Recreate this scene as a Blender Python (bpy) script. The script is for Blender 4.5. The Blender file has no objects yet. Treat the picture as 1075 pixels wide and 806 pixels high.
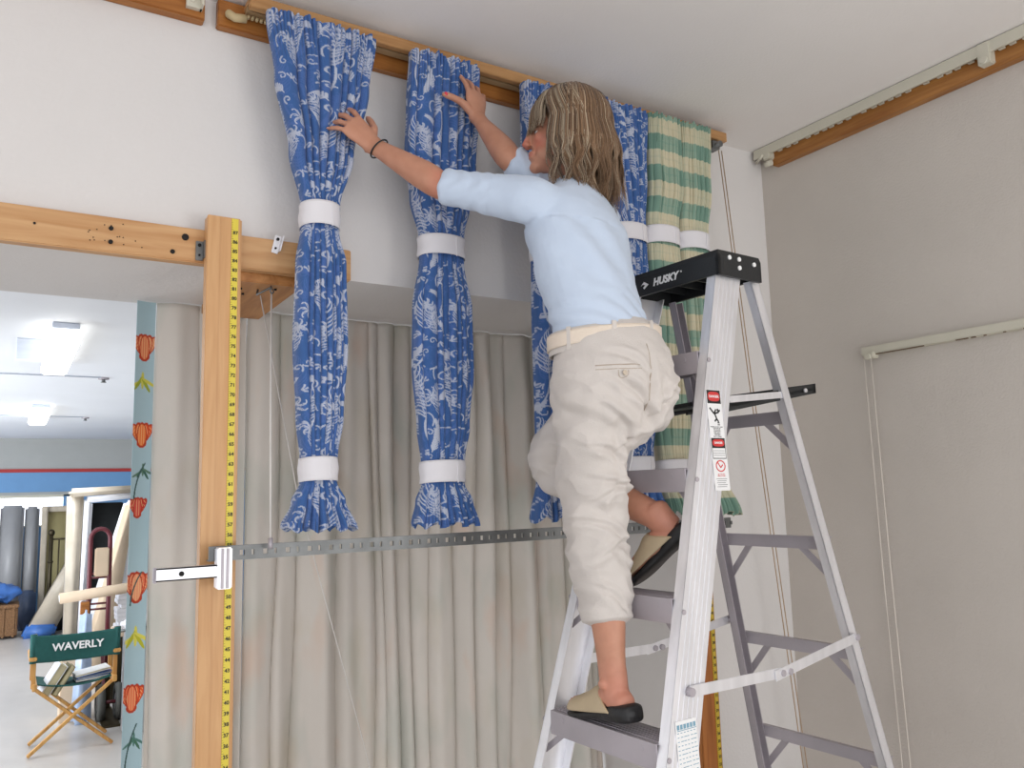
import bpy, bmesh, math, random
import numpy as np
from mathutils import Vector, Matrix, noise
random.seed(7); rng = np.random.default_rng(7)
S = bpy.context.scene
COL = S.collection
PI = math.pi

# ---------------------------------------------------------------- camera
F_PX, W_PX, EYE = 848.0, 1075.0, 1.515
yaw, pit, rol = math.radians(31.82), math.radians(7.5), math.radians(-1.51)
fw = Vector((math.sin(yaw)*math.cos(pit), math.cos(yaw)*math.cos(pit), math.sin(pit)))
rt = fw.cross(Vector((0, 0, 1))).normalized(); up = rt.cross(fw)
r2 = math.cos(rol)*rt + math.sin(rol)*up
u2 = -math.sin(rol)*rt + math.cos(rol)*up
cam = bpy.data.cameras.new('camera'); camo = bpy.data.objects.new('camera', cam); COL.objects.link(camo)
M = Matrix.Identity(4)
for i in range(3):
    M[i][0] = r2[i]; M[i][1] = u2[i]; M[i][2] = -fw[i]
M[0][3], M[1][3], M[2][3] = 0, 0, EYE
camo.matrix_world = M
cam.sensor_width = 36; cam.sensor_fit = 'HORIZONTAL'; cam.lens = F_PX/W_PX*36
cam.clip_start = .05; cam.clip_end = 100
S.camera = camo

# ---------------------------------------------------------------- light
S.view_settings.view_transform = 'Standard'; S.view_settings.look = 'None'
S.view_settings.gamma = 1; S.view_settings.use_curve_mapping = False
S.view_settings.exposure = -0.24
wd = bpy.data.worlds.new('world'); S.world = wd; wd.use_nodes = True
bgn = wd.node_tree.nodes['Background']
bgn.inputs[0].default_value = (.96, .97, 1.0, 1); bgn.inputs[1].default_value = 1.42

def area(name, loc, target, sx, sy, power, col):
    l = bpy.data.lights.new(name, 'AREA'); l.shape = 'RECTANGLE'; l.size = sx; l.size_y = sy
    l.energy = power; l.color = col
    o = bpy.data.objects.new(name, l); COL.objects.link(o); o.location = loc
    o.rotation_euler = (Vector(target)-Vector(loc)).to_track_quat('-Z', 'Y').to_euler()
    return o
area('window_and_fill_light', (-.7, -2.3, 1.15), (1.2, 1.9, 2.7), 2.6, 1.7, 29, (.98, .985, 1))
area('window_and_fill_light', (2.3, -1.9, .95), (1.9, 1.3, 2.3), 1.5, 1.3, 40, (1, .98, .95))  # added fill from low right, brightens the ceiling and the ladder rail
area('workroom_fill', (-2.2, 6.2, .9), (.5, 7.6, 2.2), 2.0, 1.4, 110, (.88, .94, 1))  # added fill aimed up at the workroom ceiling, no window there
area('workroom_fill', (-1.9, 8.6, 1.3), (.6, 12.6, 1.9), 1.6, 1.4, 60, (.88, .94, 1))  # added fill that lifts the far wall, not a real window

# ---------------------------------------------------------------- helpers
def lin(c):
    return tuple(((x/255)/12.92 if x/255 <= .04045 else ((x/255+.055)/1.055)**2.4) for x in c)

def mat(name, rgb, rough=.6, metal=0, noise_amt=.06, noise_scale=8, bump=0, bump_scale=60, spec=.5,
        stretch=None, emit=0, sheen=0, alpha=1):
    m = bpy.data.materials.new(name); m.use_nodes = True
    nt = m.node_tree; N = nt.nodes; L = nt.links
    b = N['Principled BSDF']; c = lin(rgb)
    b.inputs['Roughness'].default_value = rough; b.inputs['Metallic'].default_value = metal
    b.inputs['Specular IOR Level'].default_value = spec
    tc = N.new('ShaderNodeTexCoord'); mp = N.new('ShaderNodeMapping'); L.new(tc.outputs['Object'], mp.inputs[0])
    if stretch: mp.inputs['Scale'].default_value = stretch
    n = N.new('ShaderNodeTexNoise'); n.inputs['Scale'].default_value = noise_scale
    n.inputs['Detail'].default_value = 5; L.new(mp.outputs[0], n.inputs['Vector'])
    r = N.new('ShaderNodeValToRGB'); e = r.color_ramp.elements
    e[0].position = .3; e[1].position = .7
    e[0].color = tuple(x*(1-noise_amt) for x in c)+(1,); e[1].color = tuple(min(1, x*(1+noise_amt)) for x in c)+(1,)
    L.new(n.outputs['Fac'], r.inputs[0]); L.new(r.outputs[0], b.inputs['Base Color'])
    if bump:
        n2 = N.new('ShaderNodeTexNoise'); n2.inputs['Scale'].default_value = bump_scale
        n2.inputs['Detail'].default_value = 4; L.new(mp.outputs[0], n2.inputs['Vector'])
        bp = N.new('ShaderNodeBump'); bp.inputs['Strength'].default_value = bump; bp.inputs['Distance'].default_value = .01
        L.new(n2.outputs['Fac'], bp.inputs['Height']); L.new(bp.outputs[0], b.inputs['Normal'])
    if emit:
        b.inputs['Emission Color'].default_value = c+(1,); b.inputs['Emission Strength'].default_value = emit
    if sheen: b.inputs['Sheen Weight'].default_value = sheen
    if alpha < 1: b.inputs['Alpha'].default_value = alpha
    return m

def mat_attr(name, rough=.8, bump=.0, bump_scale=300, spec=.25, sheen=.2, metal=0, trans=0):
    """colour read from the mesh's own dye attribute"""
    m = bpy.data.materials.new(name); m.use_nodes = True
    nt = m.node_tree; N = nt.nodes; L = nt.links; b = N['Principled BSDF']
    a = N.new('ShaderNodeAttribute'); a.attribute_name = 'dye'
    L.new(a.outputs['Color'], b.inputs['Base Color'])
    b.inputs['Roughness'].default_value = rough; b.inputs['Specular IOR Level'].default_value = spec
    b.inputs['Sheen Weight'].default_value = sheen
    if bump:
        n2 = N.new('ShaderNodeTexNoise'); n2.inputs['Scale'].default_value = bump_scale
        tc = N.new('ShaderNodeTexCoord'); L.new(tc.outputs['Object'], n2.inputs['Vector'])
        bp = N.new('ShaderNodeBump'); bp.inputs['Strength'].default_value = bump; bp.inputs['Distance'].default_value = .005
        L.new(n2.outputs['Fac'], bp.inputs['Height']); L.new(bp.outputs[0], b.inputs['Normal'])
    return m

def mat_wood(name, rgb, dark, axis='X', knots=True, rough=.45):
    m = bpy.data.materials.new(name); m.use_nodes = True
    nt = m.node_tree; N = nt.nodes; L = nt.links; b = N['Principled BSDF']
    b.inputs['Roughness'].default_value = rough
    tc = N.new('ShaderNodeTexCoord'); mp = N.new('ShaderNodeMapping'); L.new(tc.outputs['Object'], mp.inputs[0])
    sc = {'X': (1.2, 14, 14), 'Y': (14, 1.2, 14), 'Z': (14, 14, 1.2)}[axis]
    mp.inputs['Scale'].default_value = sc
    n = N.new('ShaderNodeTexNoise'); n.inputs['Scale'].default_value = 3; n.inputs['Detail'].default_value = 8
    n.inputs['Distortion'].default_value = .6
    L.new(mp.outputs[0], n.inputs['Vector'])
    r = N.new('ShaderNodeValToRGB'); e = r.color_ramp.elements
    e[0].position = .32; e[0].color = lin(dark)+(1,); e[1].position = .62; e[1].color = lin(rgb)+(1,)
    L.new(n.outputs['Fac'], r.inputs[0]); out = r.outputs[0]
    if knots:
        mk = N.new('ShaderNodeMapping'); L.new(tc.outputs['Object'], mk.inputs[0])
        mk.inputs['Scale'].default_value = {'X': (2.2, 9, 9), 'Y': (9, 2.2, 9), 'Z': (9, 9, 2.2)}[axis]
        v = N.new('ShaderNodeTexVoronoi'); v.inputs['Scale'].default_value = .9; L.new(mk.outputs[0], v.inputs['Vector'])
        rk = N.new('ShaderNodeValToRGB'); k = rk.color_ramp.elements
        k[0].position = .05; k[0].color = (1, 1, 1, 1); k[1].position = .12; k[1].color = (0, 0, 0, 1)
        L.new(v.outputs['Distance'], rk.inputs[0])
        mx = N.new('ShaderNodeMixRGB'); L.new(rk.outputs[0], mx.inputs[0]); L.new(out, mx.inputs[1])
        mx.inputs[2].default_value = lin((120, 62, 30))+(1,); out = mx.outputs[0]
    L.new(out, b.inputs['Base Color'])
    bp = N.new('ShaderNodeBump'); bp.inputs['Strength'].default_value = .15; bp.inputs['Distance'].default_value = .003
    L.new(n.outputs['Fac'], bp.inputs['Height']); L.new(bp.outputs[0], b.inputs['Normal'])
    return m

def empty(name, loc, label=None, cat=None, group=None, rz=0):
    o = bpy.data.objects.new(name, None); COL.objects.link(o); o.location = loc; o.rotation_euler = (0, 0, rz)
    o.empty_display_size = .05
    if label: tag(o, label, cat, group)
    return o
def tag(o, label, cat, group=None, kind=None):
    o['label'] = label; o['category'] = cat
    if group: o['group'] = group
    if kind: o['kind'] = kind
    return o

class MB:
    """collects faces of ONE mesh"""
    def __init__(s): s.v = []; s.f = []; s.sm = []; s.cuts = []
    def add(s, vs, fs, smooth=False):
        s.cuts.append((len(s.v), len(s.f))); b = len(s.v); s.v += [tuple(v) for v in vs]; s.f += [tuple(i+b for i in f) for f in fs]; s.sm += [smooth]*len(fs)
        return s
    def box(s, a, b, mtx=None, bevel=0):
        x0, y0, z0 = [min(p, q) for p, q in zip(a, b)]; x1, y1, z1 = [max(p, q) for p, q in zip(a, b)]
        if bevel:
            bm = bmesh.new(); bmesh.ops.create_cube(bm, size=1)
            for v in bm.verts: v.co = Vector(((x0+x1)/2+v.co.x*(x1-x0), (y0+y1)/2+v.co.y*(y1-y0), (z0+z1)/2+v.co.z*(z1-z0)))
            bmesh.ops.bevel(bm, geom=bm.edges[:], offset=bevel, segments=2, affect='EDGES')
            bm.verts.ensure_lookup_table()
            vs = [v.co.copy() for v in bm.verts]; fs = [[v.index for v in f.verts] for f in bm.faces]; bm.free()
        else:
            vs = [Vector(p) for p in ((x0,y0,z0),(x1,y0,z0),(x1,y1,z0),(x0,y1,z0),(x0,y0,z1),(x1,y0,z1),(x1,y1,z1),(x0,y1,z1))]
            fs = [(0,3,2,1),(4,5,6,7),(0,1,5,4),(1,2,6,5),(2,3,7,6),(3,0,4,7)]
        if mtx is not None: vs = [mtx @ v for v in vs]
        return s.add(vs, fs)
    def hexa(s, pts):   # 8 points: bottom 4 then top 4
        return s.add(pts, [(0,3,2,1),(4,5,6,7),(0,1,5,4),(1,2,6,5),(2,3,7,6),(3,0,4,7)])
    def beam(s, p, q, w, h, upv=(0, 0, 1), bevel=0):
        p = Vector(p); q = Vector(q); d = (q-p); L = d.length; d.normalize(); upv = Vector(upv)
        sd = d.cross(upv).normalized(); u = sd.cross(d)
        m = Matrix((( d.x, sd.x, u.x, p.x), (d.y, sd.y, u.y, p.y), (d.z, sd.z, u.z, p.z), (0,0,0,1)))
        return s.box((0, -w/2, -h/2), (L, w/2, h/2), m, bevel)
    def tube(s, pts, r, n=10, closed=False, caps=True):
        pts = [Vector(p) for p in pts]; k = len(pts)
        rs = r if isinstance(r, (list, tuple)) else [r]*k
        t0 = (pts[1]-pts[0]).normalized(); ref = Vector((0, 0, 1)) if abs(t0.z) < .9 else Vector((1, 0, 0))
        nrm = t0.cross(ref).normalized(); vs = []
        for i, p in enumerate(pts):
            if closed: t = (pts[(i+1) % k]-pts[i-1]).normalized()
            else: t = (pts[min(i+1, k-1)]-pts[max(i-1, 0)]).normalized()
            nrm = (nrm-t*nrm.dot(t)).normalized(); bn = t.cross(nrm)
            for j in range(n):
                a = 2*PI*j/n; vs.append(p+(nrm*math.cos(a)+bn*math.sin(a))*rs[i])
        fs = []
        for i in range(k if closed else k-1):
            for j in range(n):
                a = i*n+j; b = i*n+(j+1) % n; c = ((i+1) % k)*n+(j+1) % n; d = ((i+1) % k)*n+j
                fs.append((a, b, c, d))
        if caps and not closed: fs.append(tuple(range(n))[::-1]); fs.append(tuple((k-1)*n+j for j in range(n)))
        return s.add(vs, fs, True)
    def cyl(s, p, q, r, n=16): 
        s.tube([p, q], r, n); s.sm[-2:] = [False, False]; return s
    def prism(s, poly, depth, mtx):   # polygon in local XZ? -> local XY extruded along local Z
        n = len(poly); vs = [mtx @ Vector((x, y, 0)) for x, y in poly]+[mtx @ Vector((x, y, depth)) for x, y in poly]
        fs = [tuple(range(n))[::-1], tuple(range(n, 2*n))]+[(i, (i+1) % n, n+(i+1) % n, n+i) for i in range(n)]
        return s.add(vs, fs)
    def ellipsoid(s, c, r, mtx=None, n=16, m=10):
        vs = []; c = Vector(c)
        for i in range(m+1):
            t = PI*i/m
            for j in range(n):
                a = 2*PI*j/n
                v = Vector((c.x+r[0]*math.sin(t)*math.cos(a), c.y+r[1]*math.sin(t)*math.sin(a), c.z+r[2]*math.cos(t)))
                vs.append(mtx @ v if mtx is not None else v)
        fs = [(i*n+j, (i+1)*n+j, (i+1)*n+(j+1) % n, i*n+(j+1) % n) for i in range(m) for j in range(n)]
        return s.add(vs, fs, True)
    def loft(s, rings, caps=True):
        n = len(rings[0]); vs = [p for r in rings for p in r]
        fs = [(i*n+j, i*n+(j+1) % n, (i+1)*n+(j+1) % n, (i+1)*n+j) for i in range(len(rings)-1) for j in range(n)]
        if caps: fs.append(tuple(range(n))[::-1]); fs.append(tuple((len(rings)-1)*n+j for j in range(n)))
        return s.add(vs, fs, True)
    def mesh(s, name):
        me = bpy.data.meshes.new(name); me.from_pydata(s.v, [], s.f)
        me.polygons.foreach_set('use_smooth', s.sm); me.update(); return me
    def build(s, name, m, parent=None, fix=True):
        me = s.mesh(name)
        if fix:
            bm = bmesh.new(); bm.from_mesh(me); bmesh.ops.recalc_face_normals(bm, faces=bm.faces[:]); bm.to_mesh(me); bm.free()
        if m: me.materials.append(m)
        o = bpy.data.objects.new(name, me); COL.objects.link(o)
        if parent is not None:
            o.parent = parent; o.matrix_parent_inverse = Matrix.Identity(4)
            # geometry is given in world space: bring it into the parent's frame
            me.transform(world_of(parent).inverted())
        return o
def _each(s, name, m, parent, per=1):
    """one object for every `per` pieces that were added"""
    c = s.cuts+[(len(s.v), len(s.f))]; out = []
    for i in range(0, len(s.cuts), per):
        j = min(i+per, len(c)-1); (v0, f0), (v1, f1) = c[i], c[j]
        q = MB(); q.v = s.v[v0:v1]; q.f = [tuple(k-v0 for k in f) for f in s.f[f0:f1]]; q.sm = s.sm[f0:f1]
        out.append(q.build(name, m, parent))
    return out
MB.each = _each
def world_of(o):
    m = Matrix.LocRotScale(o.location, o.rotation_euler, o.scale)
    return world_of(o.parent) @ m if o.parent else m
def struct(o): o['kind'] = 'structure'; return o

def grid_object(name, P, m, parent=None, dye=None, wrap=False):
    """P: (rows, cols, 3) array -> a smooth surface"""
    R, Cn, _ = P.shape
    idx = np.arange(R*Cn).reshape(R, Cn)
    if wrap:
        a = idx[:-1]; b = np.roll(idx, -1, 1)[:-1]; c = np.roll(idx, -1, 1)[1:]; d = idx[1:]
    else:
        a = idx[:-1, :-1]; b = idx[:-1, 1:]; c = idx[1:, 1:]; d = idx[1:, :-1]
    F = np.stack([a, b, c, d], -1).reshape(-1, 4)
    me = bpy.data.meshes.new(name)
    me.vertices.add(R*Cn); me.vertices.foreach_set('co', P.reshape(-1).astype(np.float32))
    me.loops.add(F.size); me.loops.foreach_set('vertex_index', F.reshape(-1).astype(np.int32))
    me.polygons.add(len(F)); me.polygons.foreach_set('loop_start', np.arange(0, F.size, 4, dtype=np.int32))
    me.polygons.foreach_set('use_smooth', np.ones(len(F), bool))
    me.update(calc_edges=True)
    if dye is not None:
        at = me.color_attributes.new('dye', 'FLOAT_COLOR', 'POINT')
        cc = np.ones((R*Cn, 4), np.float32); cc[:, :3] = dye.reshape(-1, 3); at.data.foreach_set('color', cc.reshape(-1))
    me.materials.append(m)
    o = bpy.data.objects.new(name, me); COL.objects.link(o)
    if parent is not None:
        o.parent = parent; me.transform(world_of(parent).inverted())
    return o

def text_mb(body, size, mtx, extrude=.0006, align='CENTER', shear=0, bold=0):
    """the outlines of a piece of writing as MB, placed by mtx (local XY plane)"""
    cu = bpy.data.curves.new('writing', 'FONT'); cu.body = body; cu.size = size; cu.extrude = extrude
    cu.align_x = align; cu.align_y = 'CENTER'; cu.shear = shear; cu.offset = bold; cu.resolution_u = 3
    o = bpy.data.objects.new('writing', cu); COL.objects.link(o)
    dg = bpy.context.evaluated_depsgraph_get(); me = o.evaluated_get(dg).to_mesh()
    vs = [mtx @ v.co for v in me.vertices]; fs = [tuple(p.vertices) for p in me.polygons]
    o.evaluated_get(dg).to_mesh_clear()
    bpy.data.objects.remove(o); bpy.data.curves.remove(cu)
    return vs, fs

def frame(o, x, y):
    """matrix with origin o, local x, local y axes"""
    x = Vector(x).normalized(); y = Vector(y); y = (y-x*y.dot(x)).normalized(); z = x.cross(y); o = Vector(o)
    return Matrix(((x.x, y.x, z.x, o.x), (x.y, y.y, z.y, o.y), (x.z, y.z, z.z, o.z), (0, 0, 0, 1)))

# ---------------------------------------------------------------- materials
M_wall = mat('painted_plaster', (222, 219, 217), .85, noise_amt=.02, noise_scale=2, bump=.12, bump_scale=90)
M_wallB = mat('textured_wall_covering', (203, 196, 188), .85, noise_amt=.03, noise_scale=3, bump=.2, bump_scale=120)
M_ceil = mat('ceiling_paint', (236, 232, 229), .9, noise_amt=.015, noise_scale=3, bump=.1, bump_scale=100)
M_ceil2 = mat('workroom_ceiling_paint', (238, 241, 246), .6, noise_amt=.02, noise_scale=2)
M_floor = mat('polished_floor', (194, 189, 184), .28, noise_amt=.05, noise_scale=4)
M_farwall = mat('far_wall_grey', (176, 178, 176), .8, noise_amt=.02)
M_farblue = mat('far_wall_blue', (112, 158, 205), .7, noise_amt=.03)
M_red = mat('red_stripe_paint', (176, 52, 50), .6)
M_woodX = mat_wood('pine_lengthways', (208, 164, 116), (190, 140, 90), 'X')
M_woodZ = mat_wood('pine_upright', (212, 166, 116), (198, 148, 98), 'Z')
M_woodR = mat_wood('pine_upright_dark', (178, 112, 56), (150, 86, 38), 'Z')
M_woodDk = mat_wood('orange_stained_board', (172, 112, 52), (138, 80, 30), 'X', knots=False)
M_woodDkY = mat_wood('orange_stained_board_side', (176, 122, 64), (148, 94, 42), 'Y', knots=False)
M_woodCh = mat_wood('light_chair_wood', (206, 160, 92), (180, 128, 66), 'Z', knots=False)
M_alu = mat('brushed_aluminium', (238, 238, 242), .38, .7, noise_amt=.08, noise_scale=5, stretch=(6, 6, .6))
M_aluD = mat('dull_aluminium', (178, 172, 178), .5, .35, noise_amt=.1, noise_scale=6)
M_steel = mat('galvanised_steel', (124, 126, 126), .5, .7, noise_amt=.15, noise_scale=20)
M_black = mat('black_moulded_plastic', (32, 34, 36), .45, noise_amt=.1, bump=.1, bump_scale=200)
M_white = mat('white_paper', (226, 224, 228), .8, noise_amt=.02)
M_label = mat('label_white', (236, 236, 236), .4, noise_amt=.01)
M_red2 = mat('label_red', (205, 58, 58), .5)
M_ink = mat('label_black_ink', (28, 28, 30), .5)
M_grey = mat('label_grey_ink', (120, 120, 124), .6)
M_pink = mat('label_pink_ink', (220, 120, 110), .6)
M_yel = mat('yellow_tape', (224, 204, 72), .5, noise_amt=.04)
M_yelD = mat('yellow_tape_shaded', (206, 176, 60), .5, noise_amt=.06)  # the same yellow tape with shade put into its colour
M_cream = mat('cream_enamel', (206, 202, 186), .5, noise_amt=.03)
M_cord = mat('white_cord', (214, 210, 205), .8)
M_cordT = mat('tan_cord', (176, 150, 122), .8)
M_dark = mat('dark_recess', (22, 20, 20), .8)

# ---------------------------------------------------------------- room shell
Zc, Yw, Yb, Xr, Xj, Zh = 2.90, 2.22, 2.77, 2.65, 2.10, 2.14
struct(MB().box((-3, -3, -.1), (5.2, 14, 0)).build('floor', M_floor))
struct(MB().box((-3, -1.2, Zc), (Xr+.1, Yw+.3, Zc+.1)).build('ceiling', M_ceil))
# header, its soffit and the right-hand return are one solid wall
struct(MB().box((-3, Yw, Zh), (Xr, Yb, Zc+.1)).box((Xj, Yw, 0), (Xr, Yb, Zh)).build('wall_back', M_wall))
struct(MB().box((Xr, -1.2, 0), (Xr+.12, Yb, Zc+.1)).build('wall_right', M_wallB))
Zc2, Yf = 2.37, 12.6
struct(MB().box((-3, Yb, Zc2), (5.2, Yf+.3, Zc2+.1)).build('ceiling', M_ceil2))
struct(MB().box((-3, Yf, 1.62), (5.2, Yf+.15, Zc2)).build('wall_far', M_farwall))
wf = MB().box((-3, Yf, 1.60), (5.2, Yf+.15, 1.62)).box((-3, Yf, 0), (-1.2, Yf+.15, 1.62)).box((.62, Yf, 0), (5.2, Yf+.15, 1.62)).box((-1.2, Yf, 0), (.62, Yf+.15, 1.2))
struct(wf.build('wall_far', M_farblue))
struct(MB().box((-3, Yf-.012, 1.66), (5.2, Yf, 1.92)).build('wall_far', M_farblue))
struct(MB().box((-3, Yf-.025, 1.92), (5.2, Yf, 1.965)).build('trim_1', M_red))
struct(MB().box((5.1, Yb, 0), (5.2, Yf, Zc2)).build('wall_right', M_farwall))
M_sky = mat('bright_window_daylight', (240, 246, 255), .5, emit=2.2)
wn = struct(MB().box((-1.2, Yf+.05, 1.2), (.62, Yf+.07, 1.62)).build('window_1', M_sky))
struct(MB().box((-1.2, Yf-.01, 1.585), (.62, Yf+.1, 1.62)).box((-1.2, Yf-.01, 1.2), (.62, Yf+.1, 1.22)).box((-.3, Yf, 1.2), (-.27, Yf+.08, 1.6)).build('window_frame', M_cream, wn))

# ---------------------------------------------------------------- timber and rails on the walls
b = MB().box((.43, Yw-.03, 2.815), (2.32, Yw, 2.895), bevel=.003).build('wall_batten', M_woodDk)
tag(b, 'long orange-brown wooden board fixed to the wall behind the curtain tops', 'board')
v = empty('valance_rail', (1.4, Yw-.03, 2.86), 'long pine valance rail at the ceiling that the tied curtains hang from', 'curtain rail')
MB().box((.50, 2.115, 2.852), (2.338, 2.138, 2.888), bevel=.002).build('front_board', mat_wood('honey_pine', (186, 142, 94), (164, 118, 72), 'X', knots=False), v)
MB().box((.50, 2.138, 2.872), (2.338, Yw-.031, 2.888)).build('top_board', M_woodX, v)
m_ = MB().box((.50, 2.150, 2.856), (2.30, 2.178, 2.870))
m_.build('track', mat('tan_track', (168, 140, 104), .6), v)
m_ = MB().box((2.255, 2.145, 2.80), (2.275, 2.19, 2.85)).box((2.262, 2.12, 2.815), (2.30, 2.16, 2.845)).cyl((2.285, 2.10, 2.828), (2.285, 2.17, 2.828), .012)
m_.build('end_bracket', M_steel, v)
m_ = MB()
for k in range(9): m_.cyl((.505+.012*k, 2.165, 2.842), (.508+.012*k, 2.165, 2.852), .0045, 8)
m_.tube([(.50, 2.165, 2.84), (.47, 2.165, 2.835), (.455, 2.17, 2.845), (.46, 2.185, 2.85)], .012, 8)
m_.each('track_glide', mat('cream_plastic', (190, 170, 130), .6), v)

b = MB().box((-1.4, Yw-.035, 2.815), (.395, Yw, 2.90), bevel=.003).build('wall_batten', M_woodDk)
tag(b, 'short dark-orange board at the ceiling in the top left corner', 'board')
br = MB().box((.345, Yw-.050, 2.836), (.385, Yw-.035, 2.92-.025)).box((.38, Yw-.075, 2.836), (.386, Yw-.035, 2.895)).cyl((.36, Yw-.055, 2.855), (.36, Yw-.045, 2.855), .006, 8).cyl((.365, Yw-.055, 2.88), (.365, Yw-.045, 2.88), .006, 8).build('rail_bracket', M_cream)
tag(br, 'small white angle bracket screwed to the end of the top left board', 'bracket')

hb = MB().box((-1.4, 2.185, 2.13), (.815, Yw, 2.222), bevel=.003).build('header_board', M_woodX)
tag(hb, 'long pine board with screw holes along the edge of the wide opening', 'board')
h = MB()
for (x, z) in ((.185, 2.192), (.185, 2.157)): h.cyl((x, 2.180, z), (x, 2.187, z), .0055, 10)
for i in range(16):
    x = .13+.13*random.random(); z = 2.15+.06*random.random(); h.cyl((x, 2.1825, z), (x, 2.187, z), .0014, 6)
h.cyl((.36, 2.182, 2.195), (.36, 2.187, 2.195), .009, 10)
h.cyl((.33, 2.182, 2.152), (.33, 2.187, 2.152), .006, 10)
h.cyl((.02, 2.182, 2.18), (.02, 2.187, 2.18), .003, 8)
h.each('screw_hole', M_dark, hb)
sb = MB().box((.50, 2.225, 2.105), (.685, 2.70, Zh-.001), bevel=.003).build('soffit_board', mat_wood('soffit_pine', (196, 138, 80), (168, 110, 56), 'Y', knots=False))
tag(sb, 'short pine board screwed flat under the soffit right of the post', 'board')
h = MB()
for (x, y) in ((.53, 2.30), (.55, 2.36), (.62, 2.27), (.54, 2.5)): h.cyl((x, y, 2.1), (x, y, 2.107), .004, 8)
h.each('screw_hole', M_dark, sb)

for (x, z, t, lb) in ((.395, 2.162, 0, 'small zinc mending plate on the header board left of the pine post'), (.597, 2.208, .22, 'small white tilted bracket on the header board left of the first blue curtain')):
    e = empty('metal_plate', (x, 2.176, z), lb, 'bracket'); e.rotation_euler = (0, t, 0)
    W = world_of(e)
    MB().box((-.009, .004, -.026), (.009, .008, .026), W, .001).box((.009, -.012, -.02), (.012, .008, .026), W).build('plate', M_alu if t else M_steel, e)
    MB().cyl(W @ Vector((0, .001, .015)), W @ Vector((0, .005, .015)), .0045, 10).cyl(W @ Vector((0, .001, -.012)), W @ Vector((0, .005, -.012)), .003, 10).each('hole', M_dark, e)

# posts with measuring tapes
def numerals(x, z, size, rot, y):
    return None
def post(x0, x1, zt, tapex, wood, name, lb, tmat):
    p = empty('measuring_post', ((x0+x1)/2, 2.16, 0), lb, 'post')
    MB().box((x0, 2.14, 0), (x1, 2.184, zt), bevel=.004).build('upright', wood, p)
    MB().box((x0-.001, 2.137, 0.01), (x0+(x1-x0)*.36, 2.142, zt-.002), bevel=.0015).build('edge_strip', wood, p)
    t = MB().box((tapex, 2.1372, .3), (tapex+.017, 2.1398, zt-.004)).build('tape_measure', tmat, p); t['label'] = 'yellow measuring tape with inch numbers'
    nb = MB()
    k0 = int(.3/.0254)+1
    for k in range(k0, int((zt-.01)/.0254)):
        z = k*.0254
        nb.box((tapex, 2.1366, z+.0085), (tapex+.005, 2.1373, z+.0091))
        for q in (1, 2, 3): nb.box((tapex, 2.1366, z+.0085+q*.00635), (tapex+.003, 2.1373, z+.0089+q*.00635))
        m = frame((tapex+.0095, 2.1368, z), (0, 0, 1), (-1, 0, 0))
        m = frame((tapex+.0095, 2.1368, z), (1, 0, 0), (0, 0, 1))
        vs, fs = text_mb(str(k), .0125, m, .0002, bold=.0004); nb.add(vs, fs)
    nb.build('numbers', M_ink, t)
    return p
post(.407, .494, 2.252, .467, M_woodZ, 'measuring_post', 'light pine upright post with yellow tape, left of the blue curtains', M_yel)
post(2.058, 2.150, 2.13, 2.124, M_woodR, 'measuring_post', 'orange pine post with yellow tape, standing behind the ladder', M_yelD)

# perforated hem bar across the posts, and the clamp
bar = MB(); Y0, Y1 = 2.098, 2.106
xs0, xs1, zl, zh = .42, 2.213, 1.362, 1.398
# a strip with real slots: rows between slots
n = 62; step = (xs1-xs0-.02)/n
bar.box((xs0, Y0, zl), (xs1, Y1, zl+.011)).box((xs0, Y0, zh-.012), (xs1, Y1, zh))
x = xs0
for k in range(n+1):
    sw = .009 if k % 2 else .016
    xe = xs0+.01+k*step
    bar.box((x, Y0, zl+.011), (min(xe+.006, xs1), Y1, zh-.012)); x = xe+.006+sw*.75
bar.box((x, Y0, zl+.011), (xs1, Y1, zh-.012))
bar.box((xs0, Y0+.002, zl), (xs1, Y1+.022, zl+.003))
# keep it level but slightly lower on the right, as hung
barO = bar.build('hem_bar', M_steel); tag(barO, 'long slotted grey metal bar spanning the two posts below the curtain hems', 'bar')
cl = empty('bar_clamp', (.447, 2.08, 1.34), 'aluminium bar clamp on the left post, sticking out to the left', 'clamp')
MB().box((.297, 2.062, 1.326), (.445, 2.066, 1.356)).box((.297, 2.062, 1.353), (.445, 2.088, 1.356)).box((.297, 2.062, 1.326), (.445, 2.088, 1.329)).build('arm', M_alu, cl)
MB().box((.432, 2.055, 1.298), (.466, 2.096, 1.396), bevel=.003).build('jaw', M_alu, cl)
MB().box((.440, 2.052, 1.30), (.446, 2.056, 1.394)).box((.452, 2.052, 1.30), (.458, 2.056, 1.394)).each('jaw_rib', M_aluD, cl)
MB().cyl((.352, 2.060, 1.341), (.352, 2.064, 1.341), .006, 14).build('arm_hole', M_dark, cl)
MB().box((.292, 2.07, 1.322), (.300, 2.084, 1.358), bevel=.002).build('end_stop', M_aluD, cl)

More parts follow.
